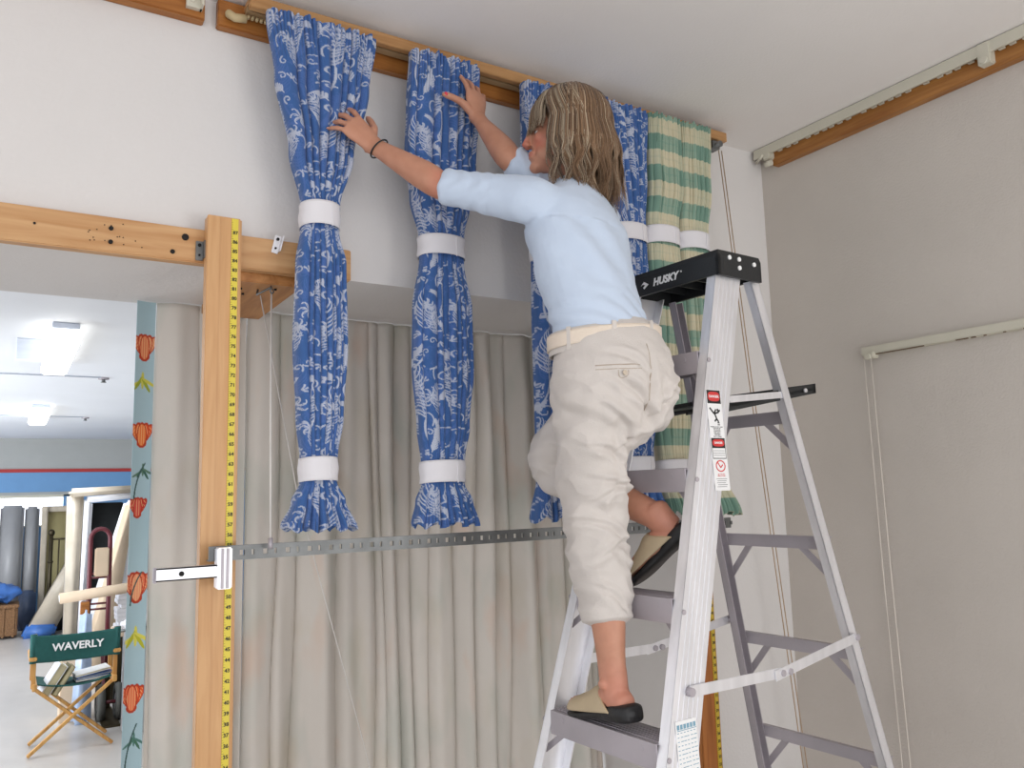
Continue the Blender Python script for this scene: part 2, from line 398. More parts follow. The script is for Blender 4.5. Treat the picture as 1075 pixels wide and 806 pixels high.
# cords
c = empty('weighted_cord', (.598, 2.235, 2.10), 'white cord hanging from a hook under the soffit board', 'cord')
MB().tube([(.598, 2.236, 2.102), (.598, 2.226, 2.095), (.592, 2.222, 2.086), (.598, 2.228, 2.078), (.606, 2.236, 2.086), (.604, 2.24, 2.096)], .0022, 8).tube([(.578, 2.30, 2.105), (.575, 2.30, 2.09), (.598, 2.235, 2.098)], .003, 8).build('hook', M_steel, c)
MB().tube([(.598, 2.23, 2.084), (.578, 2.15, 1.75), (.562, 2.075, 1.41)], .0026, 8).build('cord', M_cord, c)
MB().cyl((.562, 2.075, 1.412), (.561, 2.07, 1.386), .006, 10).build('cord_knot', M_aluD, c)
w = MB().tube([(.585, 2.30, 2.09), (.72, 2.36, 1.5), (.98, 2.48, .70), (1.16, 2.56, .10)], .0018, 6).build('slack_cord', M_cord); tag(w, 'thin pale line slanting down to the right before the cream drapes', 'cord')
w = MB()
for dx in (0, .016): w.tube([(2.293+dx, 2.12, 2.81), (2.38+dx, 2.12, 1.9), (2.535+dx*1.3, 2.12, .47), (2.56+dx*1.3, 2.12, .2)], .0021, 6)
w.tube([(2.56, 2.12, .2), (2.566, 2.12, .185), (2.58, 2.12, .2)], .0021, 6)
w = w.build('draw_cord', M_cordT); tag(w, 'tan double draw cord hanging from the right end of the valance rail', 'cord')

# rails on the right wall
rr = empty('curtain_track', (2.6, 1.2, 2.85), 'upper cream curtain track on an orange board, right wall under the ceiling', 'curtain track')
MB().box((2.615, -.2, 2.812), (2.65, 2.13, 2.868), bevel=.002).build('backing_board', M_woodDkY, rr)
MB().box((2.588, -.2, 2.868), (2.65, 2.205, 2.898), bevel=.002).box((2.588, -.2, 2.858), (2.594, 2.205, 2.87)).build('rail', M_cream, rr)
g = MB()
for k in range(46):
    y = 2.08-.035*k+random.uniform(-.008, .008)
    if k % 7 != 3: g.box((2.600, y-.009, 2.857), (2.609, y+.009, 2.8685))
g.each('carrier', M_cream, rr)
MB().box((2.585, 2.12, 2.838), (2.64, 2.155, 2.868), bevel=.004).cyl((2.578, 2.15, 2.856), (2.60, 2.20, 2.848), .006).cyl((2.595, 2.12, 2.82), (2.595, 2.15, 2.82), .012).build('end_pulley', M_cream, rr)
MB().box((2.583, 1.235, 2.825), (2.64, 1.275, 2.90-.003), bevel=.003).cyl((2.578, 1.255, 2.838), (2.59, 1.255, 2.838), .012).build('support_bracket', M_cream, rr)
lr = empty('curtain_track', (2.63, 1.2, 1.98), 'lower thin cream curtain track with a cord, midway up the right wall', 'curtain track')
MB().box((2.618, -.2, 1.967), (2.65, 1.80, 1.997), bevel=.002).build('rail', M_cream, lr)
g = MB()
for (a, b_) in ((1.74, 1.56), (1.45, 1.41), (1.40, 1.385), (1.36, 1.352), (1.30, 1.292), (1.24, 1.232), (1.17, 1.15), (1.14, 1.0)): g.box((2.614, b_, 1.963), (2.6185, a, 1.9665))
g.each('slot', mat('slot_shadow_brown', (110, 92, 74), .8), lr)
MB().box((2.607, 1.745, 1.952), (2.64, 1.785, 1.975), bevel=.003).cyl((2.60, 1.765, 1.957), (2.62, 1.765, 1.957), .010).build('end_pulley', M_cream, lr)
w = MB()
w.tube([(2.606, 1.782, 1.955), (2.612, 1.782, 1.2), (2.612, 1.765, .15), (2.612, 1.75, .13), (2.612, 1.735, .15), (2.612, 1.752, 1.2), (2.606, 1.755, 1.955)], .0024, 6).build('cord', mat('cream_cord', (214, 206, 196), .8), lr)

#@@PART2
# ---------------------------------------------------------------- drapes inside the opening
def mat_drape():
    m = bpy.data.materials.new('faded_floral_lining'); m.use_nodes = True
    nt = m.node_tree; N = nt.nodes; L = nt.links; b = N['Principled BSDF']
    b.inputs['Roughness'].default_value = .9; b.inputs['Specular IOR Level'].default_value = .15
    tc = N.new('ShaderNodeTexCoord'); mp = N.new('ShaderNodeMapping'); L.new(tc.outputs['Object'], mp.inputs[0])
    mp.inputs['Scale'].default_value = (7, 0, 2.4)
    cur = None
    base = lin((212, 206, 198))
    prev = N.new('ShaderNodeRGB'); prev.outputs[0].default_value = base+(1,); out = prev.outputs[0]
    for i, (c, off, lo, hi, amt) in enumerate((((168, 182, 172), (0, 0, 0), .50, .66, .55), ((218, 172, 142), (5, 0, 3), .57, .72, .6), ((190, 176, 142), (9, 0, 7), .55, .75, .5))):
        m2 = N.new('ShaderNodeMapping'); L.new(mp.outputs[0], m2.inputs[0]); m2.inputs['Location'].default_value = off
        n = N.new('ShaderNodeTexNoise'); n.inputs['Scale'].default_value = 1; n.inputs['Detail'].default_value = 3; L.new(m2.outputs[0], n.inputs['Vector'])
        r = N.new('ShaderNodeValToRGB'); r.color_ramp.elements[0].position = lo; r.color_ramp.elements[1].position = hi
        r.color_ramp.elements[1].color = (amt*.6, amt*.6, amt*.6, 1)
        L.new(n.outputs['Fac'], r.inputs[0])
        mx = N.new('ShaderNodeMixRGB'); L.new(r.outputs[0], mx.inputs[0]); L.new(out, mx.inputs[1]); mx.inputs[2].default_value = lin(c)+(1,)
        out = mx.outputs[0]
    L.new(out, b.inputs['Base Color'])
    n = N.new('ShaderNodeTexNoise'); n.inputs['Scale'].default_value = 220; L.new(tc.outputs['Object'], n.inputs['Vector'])
    bp = N.new('ShaderNodeBump'); bp.inputs['Strength'].default_value = .2; bp.inputs['Distance'].default_value = .002
    L.new(n.outputs['Fac'], bp.inputs['Height']); L.new(bp.outputs[0], b.inputs['Normal'])
    return m
M_drape = mat_drape()
def folds(x, edges, z, amp):
    """rounded lobes meeting in sharp valleys; edges drift a little with height"""
    out = np.zeros_like(x); w = x+.012*np.sin(z*1.7+x*9)+.006*np.sin(z*4.1+x*23)
    i = np.clip(np.searchsorted(edges, w)-1, 0, len(edges)-2)
    t = (w-edges[i])/(edges[i+1]-edges[i]); t = np.clip(t, 0, 1)
    return amp*np.sin(PI*t)**.62*np.minimum(1.0, (edges[i+1]-edges[i])/.085)
def hanging_drape(name, x0, x1, y, z1, wmean, label, group, seed, z0=.03):
    r = np.random.default_rng(seed); ed = [x0]
    while ed[-1] < x1+.02: ed.append(ed[-1]+wmean*r.choice([.35, .6, .8, 1, 1.2, 1.3]))
    ed = np.array(ed)
    X, Z = np.meshgrid(np.linspace(x0, x1, int((x1-x0)*420)), np.linspace(z1, z0, 110))
    Yy = y-folds(X, ed, Z, .046)+.012*np.sin(X*31+Z*.8)-.006*np.sin(X*77)
    tuck = np.clip((z1-Z)/.25, 0, 1)
    Yy = y-.02+(Yy-y+.02)*(.45+.55*tuck)
    o = grid_object(name, np.stack([X, Yy, Z], -1), M_drape)
    so = o.modifiers.new('thickness', 'SOLIDIFY'); so.thickness = .002
    tag(o, label, 'drape', group)
    return o
hanging_drape('cream_drape', .372, .648, 2.74, Zh-.004, .12, 'cream drape panel left of the light pine post, broad flat folds', None, 3)
hanging_drape('cream_drape', .655, 2.09, 2.75, Zh-.004, .105, 'wide faded cream drape hanging in many folds behind the blue curtains', None, 12)

def sd_ell(X, Z, cx, cz, rx, rz, rot=0):
    c, s = math.cos(rot), math.sin(rot); dx, dz = X-cx, Z-cz
    a = (dx*c+dz*s)/rx; b_ = (-dx*s+dz*c)/rz
    return np.sqrt(a*a+b_*b_)
def floral_panel():
    X, Z = np.meshgrid(np.linspace(.312, .368, 50), np.linspace(Zh-.004, .03, 1000))
    Yy = 2.72+.010*np.sin((X-.312)*38+.4*np.sin(Z*2)); 
    D = np.empty(X.shape+(3,)); D[:] = lin((164, 190, 198))
    D *= (1+.05*np.sin(X*900)*np.sin(Z*900))[..., None]
    def put(mask, c): D[mask] = lin(c)
    def flower(cz, cx, s, c1, c2, kind):
        if kind == 'leaf':
            for k in range(5): put(sd_ell(X, Z, cx+.012*(k-2)*s, cz+.006*((k*7) % 3), .006*s, .034*s, .5*(k-2)) < 1, c1 if k % 2 else c2)
        else:
            for k, a in enumerate((-.55, .55, -.2, .25, 0)):
                e = sd_ell(X, Z, cx+math.sin(a)*.018*s, cz, .014*s, .038*s, -a)
                put(e < 1, c1 if k % 2 else c2)
                put((np.abs(e-.92) < .08), (176, 60, 36))
                put((e < .8) & (np.sin((X*math.cos(a)+Z*math.sin(a))*900) > .88), (236, 196, 140))
    for (px, cx, s, c1, c2, k) in ((372, .338, 1.15, (222, 150, 110), (214, 120, 80), 't'), (408, .335, .8, (150, 160, 50), (196, 190, 80), 'leaf'), (457, .338, 1.05, (216, 84, 42), (226, 120, 60), 't'),
            (494, .345, .6, (60, 96, 84), (90, 120, 100), 'leaf'), (526, .333, .85, (190, 54, 50), (206, 80, 70), 't'), (600, .338, 1.25, (222, 118, 84), (228, 150, 112), 't'), (648, .34, .9, (176, 176, 50), (210, 204, 90), 'leaf'),
            (700, .335, 1.1, (220, 92, 50), (224, 116, 78), 't'), (740, .345, .6, (70, 110, 90), (80, 120, 110), 'leaf'), (772, .33, .8, (196, 60, 56), (214, 90, 80), 't')):
        z = 1.515-(px-519)*.00322
        flower(z, cx, s, c1, c2, k)
    for (za, zb) in ((1.63, 1.52), (.86, .72), (1.30, 1.2)):
        t = (Z-zb)/(za-zb); cxx = .322+.03*t**2
        put((np.abs(X-cxx) < .0022) & (t > 0) & (t < 1), (60, 86, 84))
    o = grid_object('floral_drape', np.stack([X, Yy, Z], -1), mat_attr('floral_cotton', .85, .1), dye=D)
    o.modifiers.new('thickness', 'SOLIDIFY').thickness = .002
    tag(o, 'pale blue drape printed with red tulips at the left edge of the cream drapes', 'drape')
floral_panel()

# ---------------------------------------------------------------- printed curtain cloth
TW, TH, RES = .46, .60, 1800.0
def blue_tile():
    w, h = int(TW*RES), int(TH*RES)
    A = np.zeros((h, w), np.float32)
    rr = np.random.default_rng(4)
    def stamp(x, y, r, v):
        R = int(r*RES)+2; cx, cy = int(round(x*RES)), int(round(y*RES))
        yy, xx = np.mgrid[-R:R+1, -R:R+1]
        m = np.clip((r*RES+.5-np.hypot(xx, yy)), 0, 1)*v
        ys = (cy+yy) % h; xs = (cx+xx) % w
        A[ys, xs] = np.maximum(A[ys, xs], m)
    def stroke(pts, r0, r1, v=1.0):
        pts = np.array(pts, float); seg = np.hypot(*np.diff(pts, axis=0).T); L = np.r_[0, np.cumsum(seg)]
        n = max(2, int(L[-1]/.0011)); s = np.linspace(0, L[-1], n)
        xs = np.interp(s, L, pts[:, 0]); ys = np.interp(s, L, pts[:, 1])
        for i in range(n): stamp(xs[i], ys[i], r0+(r1-r0)*i/n, v)
    def arc(x, y, a, length, curv, n=26):
        P = [(x, y)]; ds = length/n
        c0, c1 = curv if isinstance(curv, tuple) else (curv, curv)
        for i in range(n):
            a += (c0+(c1-c0)*i/n)/n; x += math.cos(a)*ds; y += math.sin(a)*ds; P.append((x, y))
        return P
    def plume(x, y, a, L, bend, w_, nb=14, v=1.0):
        P = arc(x, y, a, L, bend, 40); stroke(P, .0019, .001, v)
        for i in range(nb):
            t = .06+.92*i/nb; j = int(t*39); px, py = P[j]; d = math.atan2(P[j+1][1]-P[j][1], P[j+1][0]-P[j][0])
            ww = w_*math.sin(PI*min(1, (t*.85+.15)))**.6
            for sgn in (-1, 1):
                stroke(arc(px, py, d+sgn*1.0, ww, (-sgn*.2, -sgn*2.2), 14), .0020, .0010, v)
                stroke(arc(px, py, d+sgn*.62, ww*.72, (-sgn*.1, -sgn*1.3), 10), .0014, .0008, v*.75)
    def curl(x, y, a, L, s, v=1.0): stroke(arc(x, y, a, L, (s*1.2, s*10), 40), .0021, .0016, v)
    def sprig(x, y, a, L, v=1.0):
        P = arc(x, y, a, L, .6, 20); stroke(P, .0014, .001, v)
        for i in range(2, 20, 2):
            d = math.atan2(P[i][1]-P[i-1][1], P[i][0]-P[i-1][0])
            for sg in (-1, 1): stroke(arc(P[i][0], P[i][1], d+sg*.9, .016*(1.1-i/26), sg*-.5, 6), .0028, .0014, v)
    def flower(x, y, r, v=1.0):
        for k in range(7):
            a = k*2*PI/7+.3; stroke([(x+r*.25*math.cos(a), y+r*.25*math.sin(a))]+arc(x+r*.3*math.cos(a-.25), y+r*.3*math.sin(a-.25), a-.5, r*.95, (1.2, 3.2), 12), .0018, .0015, v)
            stroke([(x+r*.35*math.cos(a), y+r*.35*math.sin(a)), (x+r*.85*math.cos(a), y+r*.85*math.sin(a))], .0012, .0008, v*.8)
        stamp(x, y, .0045, v)
    for (ox, oy, mir) in ((.0, .0, 1), (.23, .30, -1), (.225, .03, 1), (.0, .315, -1)):
        X = lambda q: ox+(q if mir > 0 else .23-q)
        A_ = lambda a: a if mir > 0 else PI-a
        plume(X(.125), oy+.05, A_(1.8), .215, -1.0*mir, .060, 15)
        plume(X(.055), oy+.015, A_(2.3), .11, -.9*mir, .038, 10, .9)
        plume(X(.17), oy+.075, A_(.9), .12, 1.1*mir, .036, 10, .9)
        stroke(arc(X(.125), oy+.05, A_(-1.4), .20, -1.5*mir, 30), .0030, .0024)
        curl(X(.08), oy+.045, A_(3.4), .13, -mir); curl(X(.14), oy+.03, A_(-.3), .14, mir)
        curl(X(.20), oy+.20, A_(1.2), .10, mir, .95); curl(X(.04), oy+.18, A_(2.0), .10, -mir, .95)
        curl(X(.10), oy+.27, A_(.4), .09, -mir); curl(X(.215), oy+.05, A_(1.9), .10, -mir, .9)
        sprig(X(.015), oy+.235, A_(1.1), .08); sprig(X(.195), oy-.01, A_(1.7), .085); sprig(X(.165), oy+.245, A_(2.6), .07, .95)
        sprig(X(.07), oy+.13, A_(2.3), .06, .95)
        flower(X(.215), oy+.145, .027); flower(X(.01), oy+.11, .022, .95); flower(X(.09), oy-.015, .018, .9)
    # small fillers wherever the ground is still open
    for k in range(900):
        x, y = rr.uniform(0, TW), rr.uniform(0, TH); R = int(.013*RES)
        ys = (np.arange(int(y*RES)-R, int(y*RES)+R) % h)[:, None]; xs = (np.arange(int(x*RES)-R, int(x*RES)+R) % w)[None]
        if A[ys, xs].max() < .2:
            a = rr.uniform(0, 6.3)
            if k % 2: curl(x, y, a, .045, 1 if k % 4 == 1 else -1, .85)
            else:
                for q in (-.7, 0, .7): stroke(arc(x, y, a+q, .016, .8, 6), .0012, .0026, .9)
    return A
TILE = blue_tile()
BLUE, PALE, MID = np.array(lin((58, 95, 152))), np.array(lin((194, 199, 212))), np.array(lin((84, 112, 176)))
def blue_dye(U, V):
    U = U*1.13; V = V*1.13
    a = TILE[(V*RES).astype(int) % TILE.shape[0], (U*RES).astype(int) % TILE.shape[1]]
    a2 = TILE[((V+.13)*RES*1.3).astype(int) % TILE.shape[0], ((U+.1)*RES*1.3).astype(int) % TILE.shape[1]]
    D = BLUE+(MID-BLUE)*(a2*.5)[..., None]
    return D+(PALE-D)*(a*.86)[..., None]
def green_dye(U, V):
    c = np.array(lin((204, 196, 168))); g = np.array(lin((128, 160, 144))); d = np.array(lin((92, 128, 114)))
    p = .118
    hv = ((V/p) % 1 < .5).astype(float); hu = ((U/p+.3) % 1 < .5).astype(float)
    fr = .86*hv+.20*hu
    thin = (np.abs((V/p) % .5-.25) < .025)*.12+(np.abs((U/(p/2)) % .5-.25) < .03)*.16
    k = np.clip(fr+thin, 0, 1)[..., None]
    D = c+(g-c)*k
    return D+(d-D)*(.45*(hv*hu))[..., None]
M_blue = mat_attr('printed_blue_cotton', .78, .12, 500)
M_green = mat_attr('woven_green_check', .8, .15, 500)

def profile(keys, z):
    k = np.array(keys, float); k = k[np.argsort(k[:, 0])]
    out = []
    for c in range(1, k.shape[1]):
        # monotone smooth interpolation
        zz, vv = k[:, 0], k[:, c]; i = np.clip(np.searchsorted(zz, z)-1, 0, len(zz)-2)
        t = np.clip((z-zz[i])/(zz[i+1]-zz[i]), 0, 1); t = t*t*(3-2*t)
        out.append(vv[i]+(vv[i+1]-vv[i])*t)
    return out
def tied_curtain(keys, dye, m, name, label, group, seed, bands, lobes, yc=2.09, nf=300, nr=640, vo=0, uo=0, tilt=0):
    """a gathered panel tied with paper bands: closed bundle, front dense"""
    r = np.random.default_rng(seed)
    top, bot = max(k[0] for k in keys), min(k[0] for k in keys)
    z = np.linspace(top, bot, nr)
    xl, xr, hd, amp = profile(keys, z)
    th = np.concatenate([np.linspace(PI, 2*PI, nf, endpoint=False), np.linspace(0, PI, 46, endpoint=False)])
    T, Z = np.meshgrid(th, z)
    f = T >= PI
    s = np.where(f, (T-PI)/PI, 1-T/PI)
    s = (1-np.cos(PI*s))/2                                           # position across
    w = np.array(lobes, float); ed = np.r_[0, np.cumsum(w)/w.sum()]
    XL, XR, HD, AM = [a[:, None] for a in (xl, xr, hd, amp)]
    sw = s+(.010*np.sin(Z*6+seed)+.006*np.sin(Z*17+s*20+seed))*np.sin(PI*s)
    i = np.clip(np.searchsorted(ed, sw)-1, 0, len(w)-1); t = np.clip((sw-ed[i])/(ed[i+1]-ed[i]), 0, 1)
    ph = r.uniform(.7, 1.3, len(w))[i]
    lob = np.sin(PI*t)**.55*ph*np.minimum(1, (ed[i+1]-ed[i])*len(w)*.9)
    # small pleats split each lobe in the shirred heading and the lower frill
    head = np.clip(1-(top-Z)/.15, 0, 1)**.6
    frill = np.clip(1-(Z-bot)/.09, 0, 1)
    fine = np.abs(np.sin(sw*PI*27+np.sin(Z*9)*.6))**.8*.0075*head+np.abs(np.sin(sw*PI*19+1))*.006*frill
    fine += .0022*np.sin(sw*PI*41+Z*30)*np.clip(1-(top-Z)/.10, 0, 1)
    cx = (XL+XR)/2; hw = (XR-XL)/2
    ex = .62
    c, sn = np.cos(T), np.sin(T)
    X = cx+hw*np.sign(c)*np.abs(c)**.8
    Y = yc+HD*np.sign(sn)*np.abs(sn)**ex
    disp = AM*lob+fine
    disp = disp*1.3-.3*AM
    Y = Y-np.where(f, disp*np.abs(sn)**.4, -disp*.4)
    X = X+disp*.25*np.sign(c)*np.abs(c)
    # drag wrinkles near bands
    for (zb0, zb1) in bands:
        g = np.exp(-((Z-zb0)/.03)**2)*(Z > zb1)+np.exp(-((Z-zb1)/.03)**2)*(Z <= zb1)
        Y -= .003*g*np.abs(np.sin(sw*PI*23+1.3))
    # heading edge not dead level, frayed hem
    edge = .004*np.sin(s*37)+.003*np.sin(s*83+2)
    Zo = Z+edge*np.clip(1-(top-Z)/.05, 0, 1)+(.008*np.sin(s*23+seed)+.006*lob)*np.clip(1-(Z-bot)/.06, 0, 1)+tilt*(s-.5)
    lw = (ed[i+1]-ed[i])*hw*2*.92
    U = i*.131+(t-.5)*lw+uo+.3*(~f)
    V = Z+vo
    D = dye(U, V)
    o = grid_object('fabric', np.stack([X, Y, Zo], -1), m, None, D, wrap=True)
    root = empty(name, (float((xl[0]+xr[0])/2), yc, top), label, 'curtain', group)
    o.parent = root; o.data.transform(world_of(root).inverted())
    o.modifiers.new('thickness', 'SOLIDIFY').thickness = .0012
    o.data.name = 'fabric'
    for (zb1, zb0) in bands:
        zz = np.linspace(zb1, zb0, 9); bl, brr, bh, _ = profile(keys, zz)
        tb = np.linspace(0, 2*PI, 96, endpoint=False); TT, ZZ = np.meshgrid(tb, zz)
        cxm, hwm = (bl.mean()+brr.mean())/2, (brr.mean()-bl.mean())/2+.004
        c, sn = np.cos(TT), np.sin(TT)
        bx = cxm+hwm*np.sign(c)*np.abs(c)**.85; by = yc+(bh.mean()+.017)*np.sign(sn)*np.abs(sn)**.75
        bx += .0015*np.sin(ZZ*120)*c
        bo = grid_object('tie_band', np.stack([bx, by-.002*np.sin(TT*3), ZZ+tilt*.4*c-.004*sn], -1), M_white, root, wrap=True)
        bo.modifiers.new('thickness', 'SOLIDIFY').thickness = .0014
        ov = MB().box((cxm+hwm*.35, yc-bh.mean()-.0205, zb0+.001), (cxm+hwm*.38, yc-bh.mean()-.0175, zb1-.001)).build('band_seam', M_white, bo)
    hk = MB()
    for q in np.linspace(.08, .92, 9):
        x = float(xl[0]+(xr[0]-xl[0])*q); hk.tube([(x, yc+.008, top-.02), (x, yc+.018, top+.004), (x, yc+.05, top+.012)], .0012, 6)
    hk.each('curtain_hook', M_steel, root)
    return root
GB = 'blue printed curtains tied with paper bands'
GG = 'green checked curtains tied with paper bands'
L1 = [2.6, 1.0, 1.3, .8, 1.2, .7, 1.0, .8, 1.4]; L2 = [1.0, 2.4, .9, .7, 1.0, .8, 1.1, .7, 1.0]
tied_curtain([(2.832, .538, .850, .020, .010), (2.66, .562, .828, .024, .018), (2.45, .606, .778, .030, .018), (2.30, .639, .740, .030, .006), (2.235, .639, .738, .030, .005), (2.14, .628, .757, .034, .012), (1.92, .622, .762, .036, .012), (1.72, .632, .750, .034, .010), (1.61, .643, .735, .030, .005), (1.55, .643, .733, .030, .005), (1.50, .622, .755, .034, .012), (1.425, .598, .782, .040, .022)],
    blue_dye, M_blue, 'tied_curtain', 'blue printed curtain furthest left, her left hand touching its heading', GB, 1, [(2.302, 2.236), (1.612, 1.55)], L1)
tied_curtain([(2.835, .968, 1.196, .022, .010), (2.66, .956, 1.190, .026, .018), (2.50, .950, 1.176, .030, .018), (2.38, .966, 1.152, .032, .014), (2.262, .992, 1.130, .030, .005), (2.20, .994, 1.128, .030, .005), (2.05, .972, 1.152, .036, .012), (1.88, .968, 1.154, .036, .012), (1.70, .982, 1.136, .034, .010), (1.60, .992, 1.118, .030, .005), (1.54, .992, 1.116, .030, .005), (1.49, .976, 1.140, .034, .012), (1.42, .966, 1.156, .038, .020)],
    blue_dye, M_blue, 'tied_curtain', 'blue printed curtain second from left, under her raised right hand', GB, 2, [(2.262, 2.202), (1.602, 1.54)], L2, uo=.09, vo=.2)
tied_curtain([(2.835, 1.365, 1.600, .022, .010), (2.55, 1.360, 1.585, .030, .018), (2.30, 1.388, 1.545, .030, .005), (2.24, 1.388, 1.545, .030, .005), (2.05, 1.388, 1.565, .036, .012), (1.62, 1.385, 1.530, .030, .005), (1.56, 1.385, 1.530, .030, .005), (1.42, 1.366, 1.560, .038, .020)],
    blue_dye, M_blue, 'tied_curtain', 'blue printed curtain mostly hidden behind her head and body', GB, 5, [(2.30, 2.24), (1.612, 1.55)], L1, uo=.3, vo=.33, nf=180, nr=420)
tied_curtain([(2.845, 1.640, 1.890, .022, .010), (2.60, 1.672, 1.872, .030, .016), (2.41, 1.720, 1.856, .030, .005), (2.355, 1.720, 1.856, .030, .005), (2.2, 1.700, 1.858, .034, .012), (1.75, 1.70, 1.858, .034, .012), (1.61, 1.712, 1.838, .030, .005), (1.555, 1.712, 1.838, .030, .005), (1.50, 1.70, 1.862, .034, .014), (1.42, 1.68, 1.888, .040, .022)],
    blue_dye, M_blue, 'tied_curtain', 'blue printed curtain to the right of her hair, next to the green ones', GB, 8, [(2.412, 2.352), (1.612, 1.552)], L2, uo=.17, vo=.41, nf=220, nr=560)
tied_curtain([(2.85, 1.896, 2.046, .022, .006), (2.60, 1.888, 2.040, .028, .014), (2.425, 1.868, 2.010, .030, .005), (2.36, 1.868, 2.010, .030, .005), (2.2, 1.864, 2.016, .034, .014), (1.75, 1.862, 2.010, .034, .012), (1.61, 1.875, 2.00, .030, .005), (1.555, 1.875, 2.00, .030, .005), (1.42, 1.893, 2.026, .036, .02)],
    green_dye, M_green, 'tied_curtain', 'green and cream checked curtain directly right of the blue curtains', GG, 11, [(2.425, 2.362), (1.602, 1.552)], L2, nf=160, nr=520)
tied_curtain([(2.85, 2.050, 2.200, .022, .006), (2.60, 2.036, 2.182, .028, .014), (2.425, 2.022, 2.158, .030, .005), (2.36, 2.022, 2.158, .030, .005), (2.2, 2.022, 2.180, .034, .014), (1.75, 2.03, 2.185, .034, .012), (1.61, 2.045, 2.17, .030, .005), (1.555, 2.045, 2.17, .030, .005), (1.41, 2.036, 2.225, .036, .02)],
    green_dye, M_green, 'tied_curtain', 'green and cream checked curtain furthest right, beside the tan cord', GG, 14, [(2.425, 2.362), (1.602, 1.552)], L1, uo=.05, vo=.004, nf=160, nr=520)

# ---------------------------------------------------------------- stepladder
nv, sv = Vector((-.998, -.069, 0)), Vector((.069, -.998, 0))     # climbing side, near side
ZS = [.92+.305*k for k in range(-2, 4)]                            # rivet height of the six steps
def near_pt(z, m=0, d=0, far=False):
    k = (1.836-z)/.305; p = Vector((1.511-.0871*k, 1.482-.0227*k, z))
    if far: wd_ = .434+.033*((.92-z)/.305); p = p-sv*wd_
    return p-nv*m+sv*d
LAD = empty('stepladder', (1.55, 1.66, 0), 'tall aluminium stepladder with black top cap that the woman stands on', 'ladder')
def rail_front(far):
    sg = -1 if far else 1; b_ = MB()
    z0, z1 = .0, 2.075
    # web
    a, c = near_pt(z0, 0, 0, far), near_pt(z1, 0, 0, far)
    def seg(m0, m1, d0, d1):
        d0 *= sg; d1 *= sg
        return [near_pt(z0, m0, d0, far), near_pt(z0, m1, d0, far), near_pt(z0, m1, d1, far), near_pt(z0, m0, d1, far),
                near_pt(z1, m0, d0, far), near_pt(z1, m1, d0, far), near_pt(z1, m1, d1, far), near_pt(z1, m0, d1, far)]
    b_.hexa(seg(.0, .100, .000, .003))
    b_.hexa(seg(.0, .004, -.028, .002)); b_.hexa(seg(.096, .100, -.028, .002))
    for q in (.018, .034, .050, .066, .082): b_.hexa(seg(q, q+.004, .003, .0042))
    return b_.build('front_rail', M_alu, LAD)
RN = rail_front(False); RF = rail_front(True)
def mrear(z): return .140+.553*(2.09-z)
def rail_rear(far):
    sg = -1 if far else 1; b_ = MB(); z0, z1 = .0, 2.075
    def seg(m0, m1, d0, d1):
        d0 *= sg; d1 *= sg
        f_ = lambda z, m, d: near_pt(z, mrear(z)+m, d, far)
        return [f_(z0, m0, d0), f_(z0, m1, d0), f_(z0, m1, d1), f_(z0, m0, d1), f_(z1, m0, d0), f_(z1, m1, d0), f_(z1, m1, d1), f_(z1, m0, d1)]
    b_.hexa(seg(0, .034, -.003, .0)); b_.hexa(seg(0, .003, -.026, 0)); b_.hexa(seg(.031, .034, -.026, 0))
    return b_.build('rear_rail', M_alu if not far else M_aluD, LAD)
rail_rear(False); rail_rear(True)
for k, z in enumerate(ZS):
    st = MB(); zt = z+.028
    A_ = near_pt(z, 0, -.003); B_ = near_pt(z, 0, .003, True)
    def P4(m, zz, w_): 
        n_ = near_pt(z, 0, -.0285); f_ = near_pt(z, 0, .0285, True)
        return Vector((n_.x, n_.y, 0))-nv*m+Vector((0, 0, zz)), Vector((f_.x, f_.y, 0))-nv*m+Vector((0, 0, zz))
    def slab(m0, m1, za, zb):
        a0, b0 = P4(m0, za, 0); a1, b1 = P4(m1, za, 0); c0, d0 = P4(m0, zb, 0); c1, d1 = P4(m1, zb, 0)
        st.hexa([a0, a1, b1, b0, c0, c1, d1, d0])
    slab(.004, .092, zt-.003, zt)
    slab(-.002, .002, zt-.058, zt); slab(.088, .092, zt-.05, zt)
    for q in (.014, .026, .038, .05, .062, .074): slab(q, q+.004, zt, zt+.0015)
    s_ = st.build('step', M_aluD, LAD)
    rv = MB()
    for (q, far) in ((.075, False), (.075, True)):
        p = near_pt(z+.01, -.002, 0, far)+(sv*q if far else -sv*q); rv.cyl(p, p+nv*.004, .0075, 12)
    for dd in (.016,):
        for far in (False, True):
            p = near_pt(z, dd-.012, .003 if not far else -.003, far); rv.cyl(p, p+(sv if not far else -sv)*.003, .006, 12)
    rv.each('rivet', M_aluD, s_)
    br = MB()
    for far in (False, True):
        o_ = -sv if not far else sv
        p = near_pt(z-.075, .02, 0, far)+o_*.006; q = near_pt(z, .02, 0, far)+o_*.075-Vector((0, 0, .015))+nv*0
        br.beam(p, q, .015, .003, nv)
    br.each('step_brace', M_aluD, s_)
# rear horizontals with knee braces
for z in (.42, .735, 1.035, 1.345, 1.70):
    rb = MB(); p = near_pt(z, mrear(z)+.036, -.004); q = near_pt(z, mrear(z)+.036, .004, True)
    rb.beam(p, q, .004, .036); rb.beam(p+Vector((0, 0, .017)), q+Vector((0, 0, .017)), .016, .003)
    r_ = rb.build('rear_crossbar', M_aluD, LAD)
    kb = MB()
    for far in (False, True):
        o_ = -sv if not far else sv
        a = near_pt(z-.12, mrear(z-.12)+.033, 0, far)+o_*.008; c_ = near_pt(z, mrear(z)+.040, 0, far)+o_*.115
        kb.beam(a, c_, .020, .004, nv); kb.cyl(c_-nv*.001, c_-nv*.006, .007, 10)
    kb.each('knee_brace', M_aluD, r_, 2)
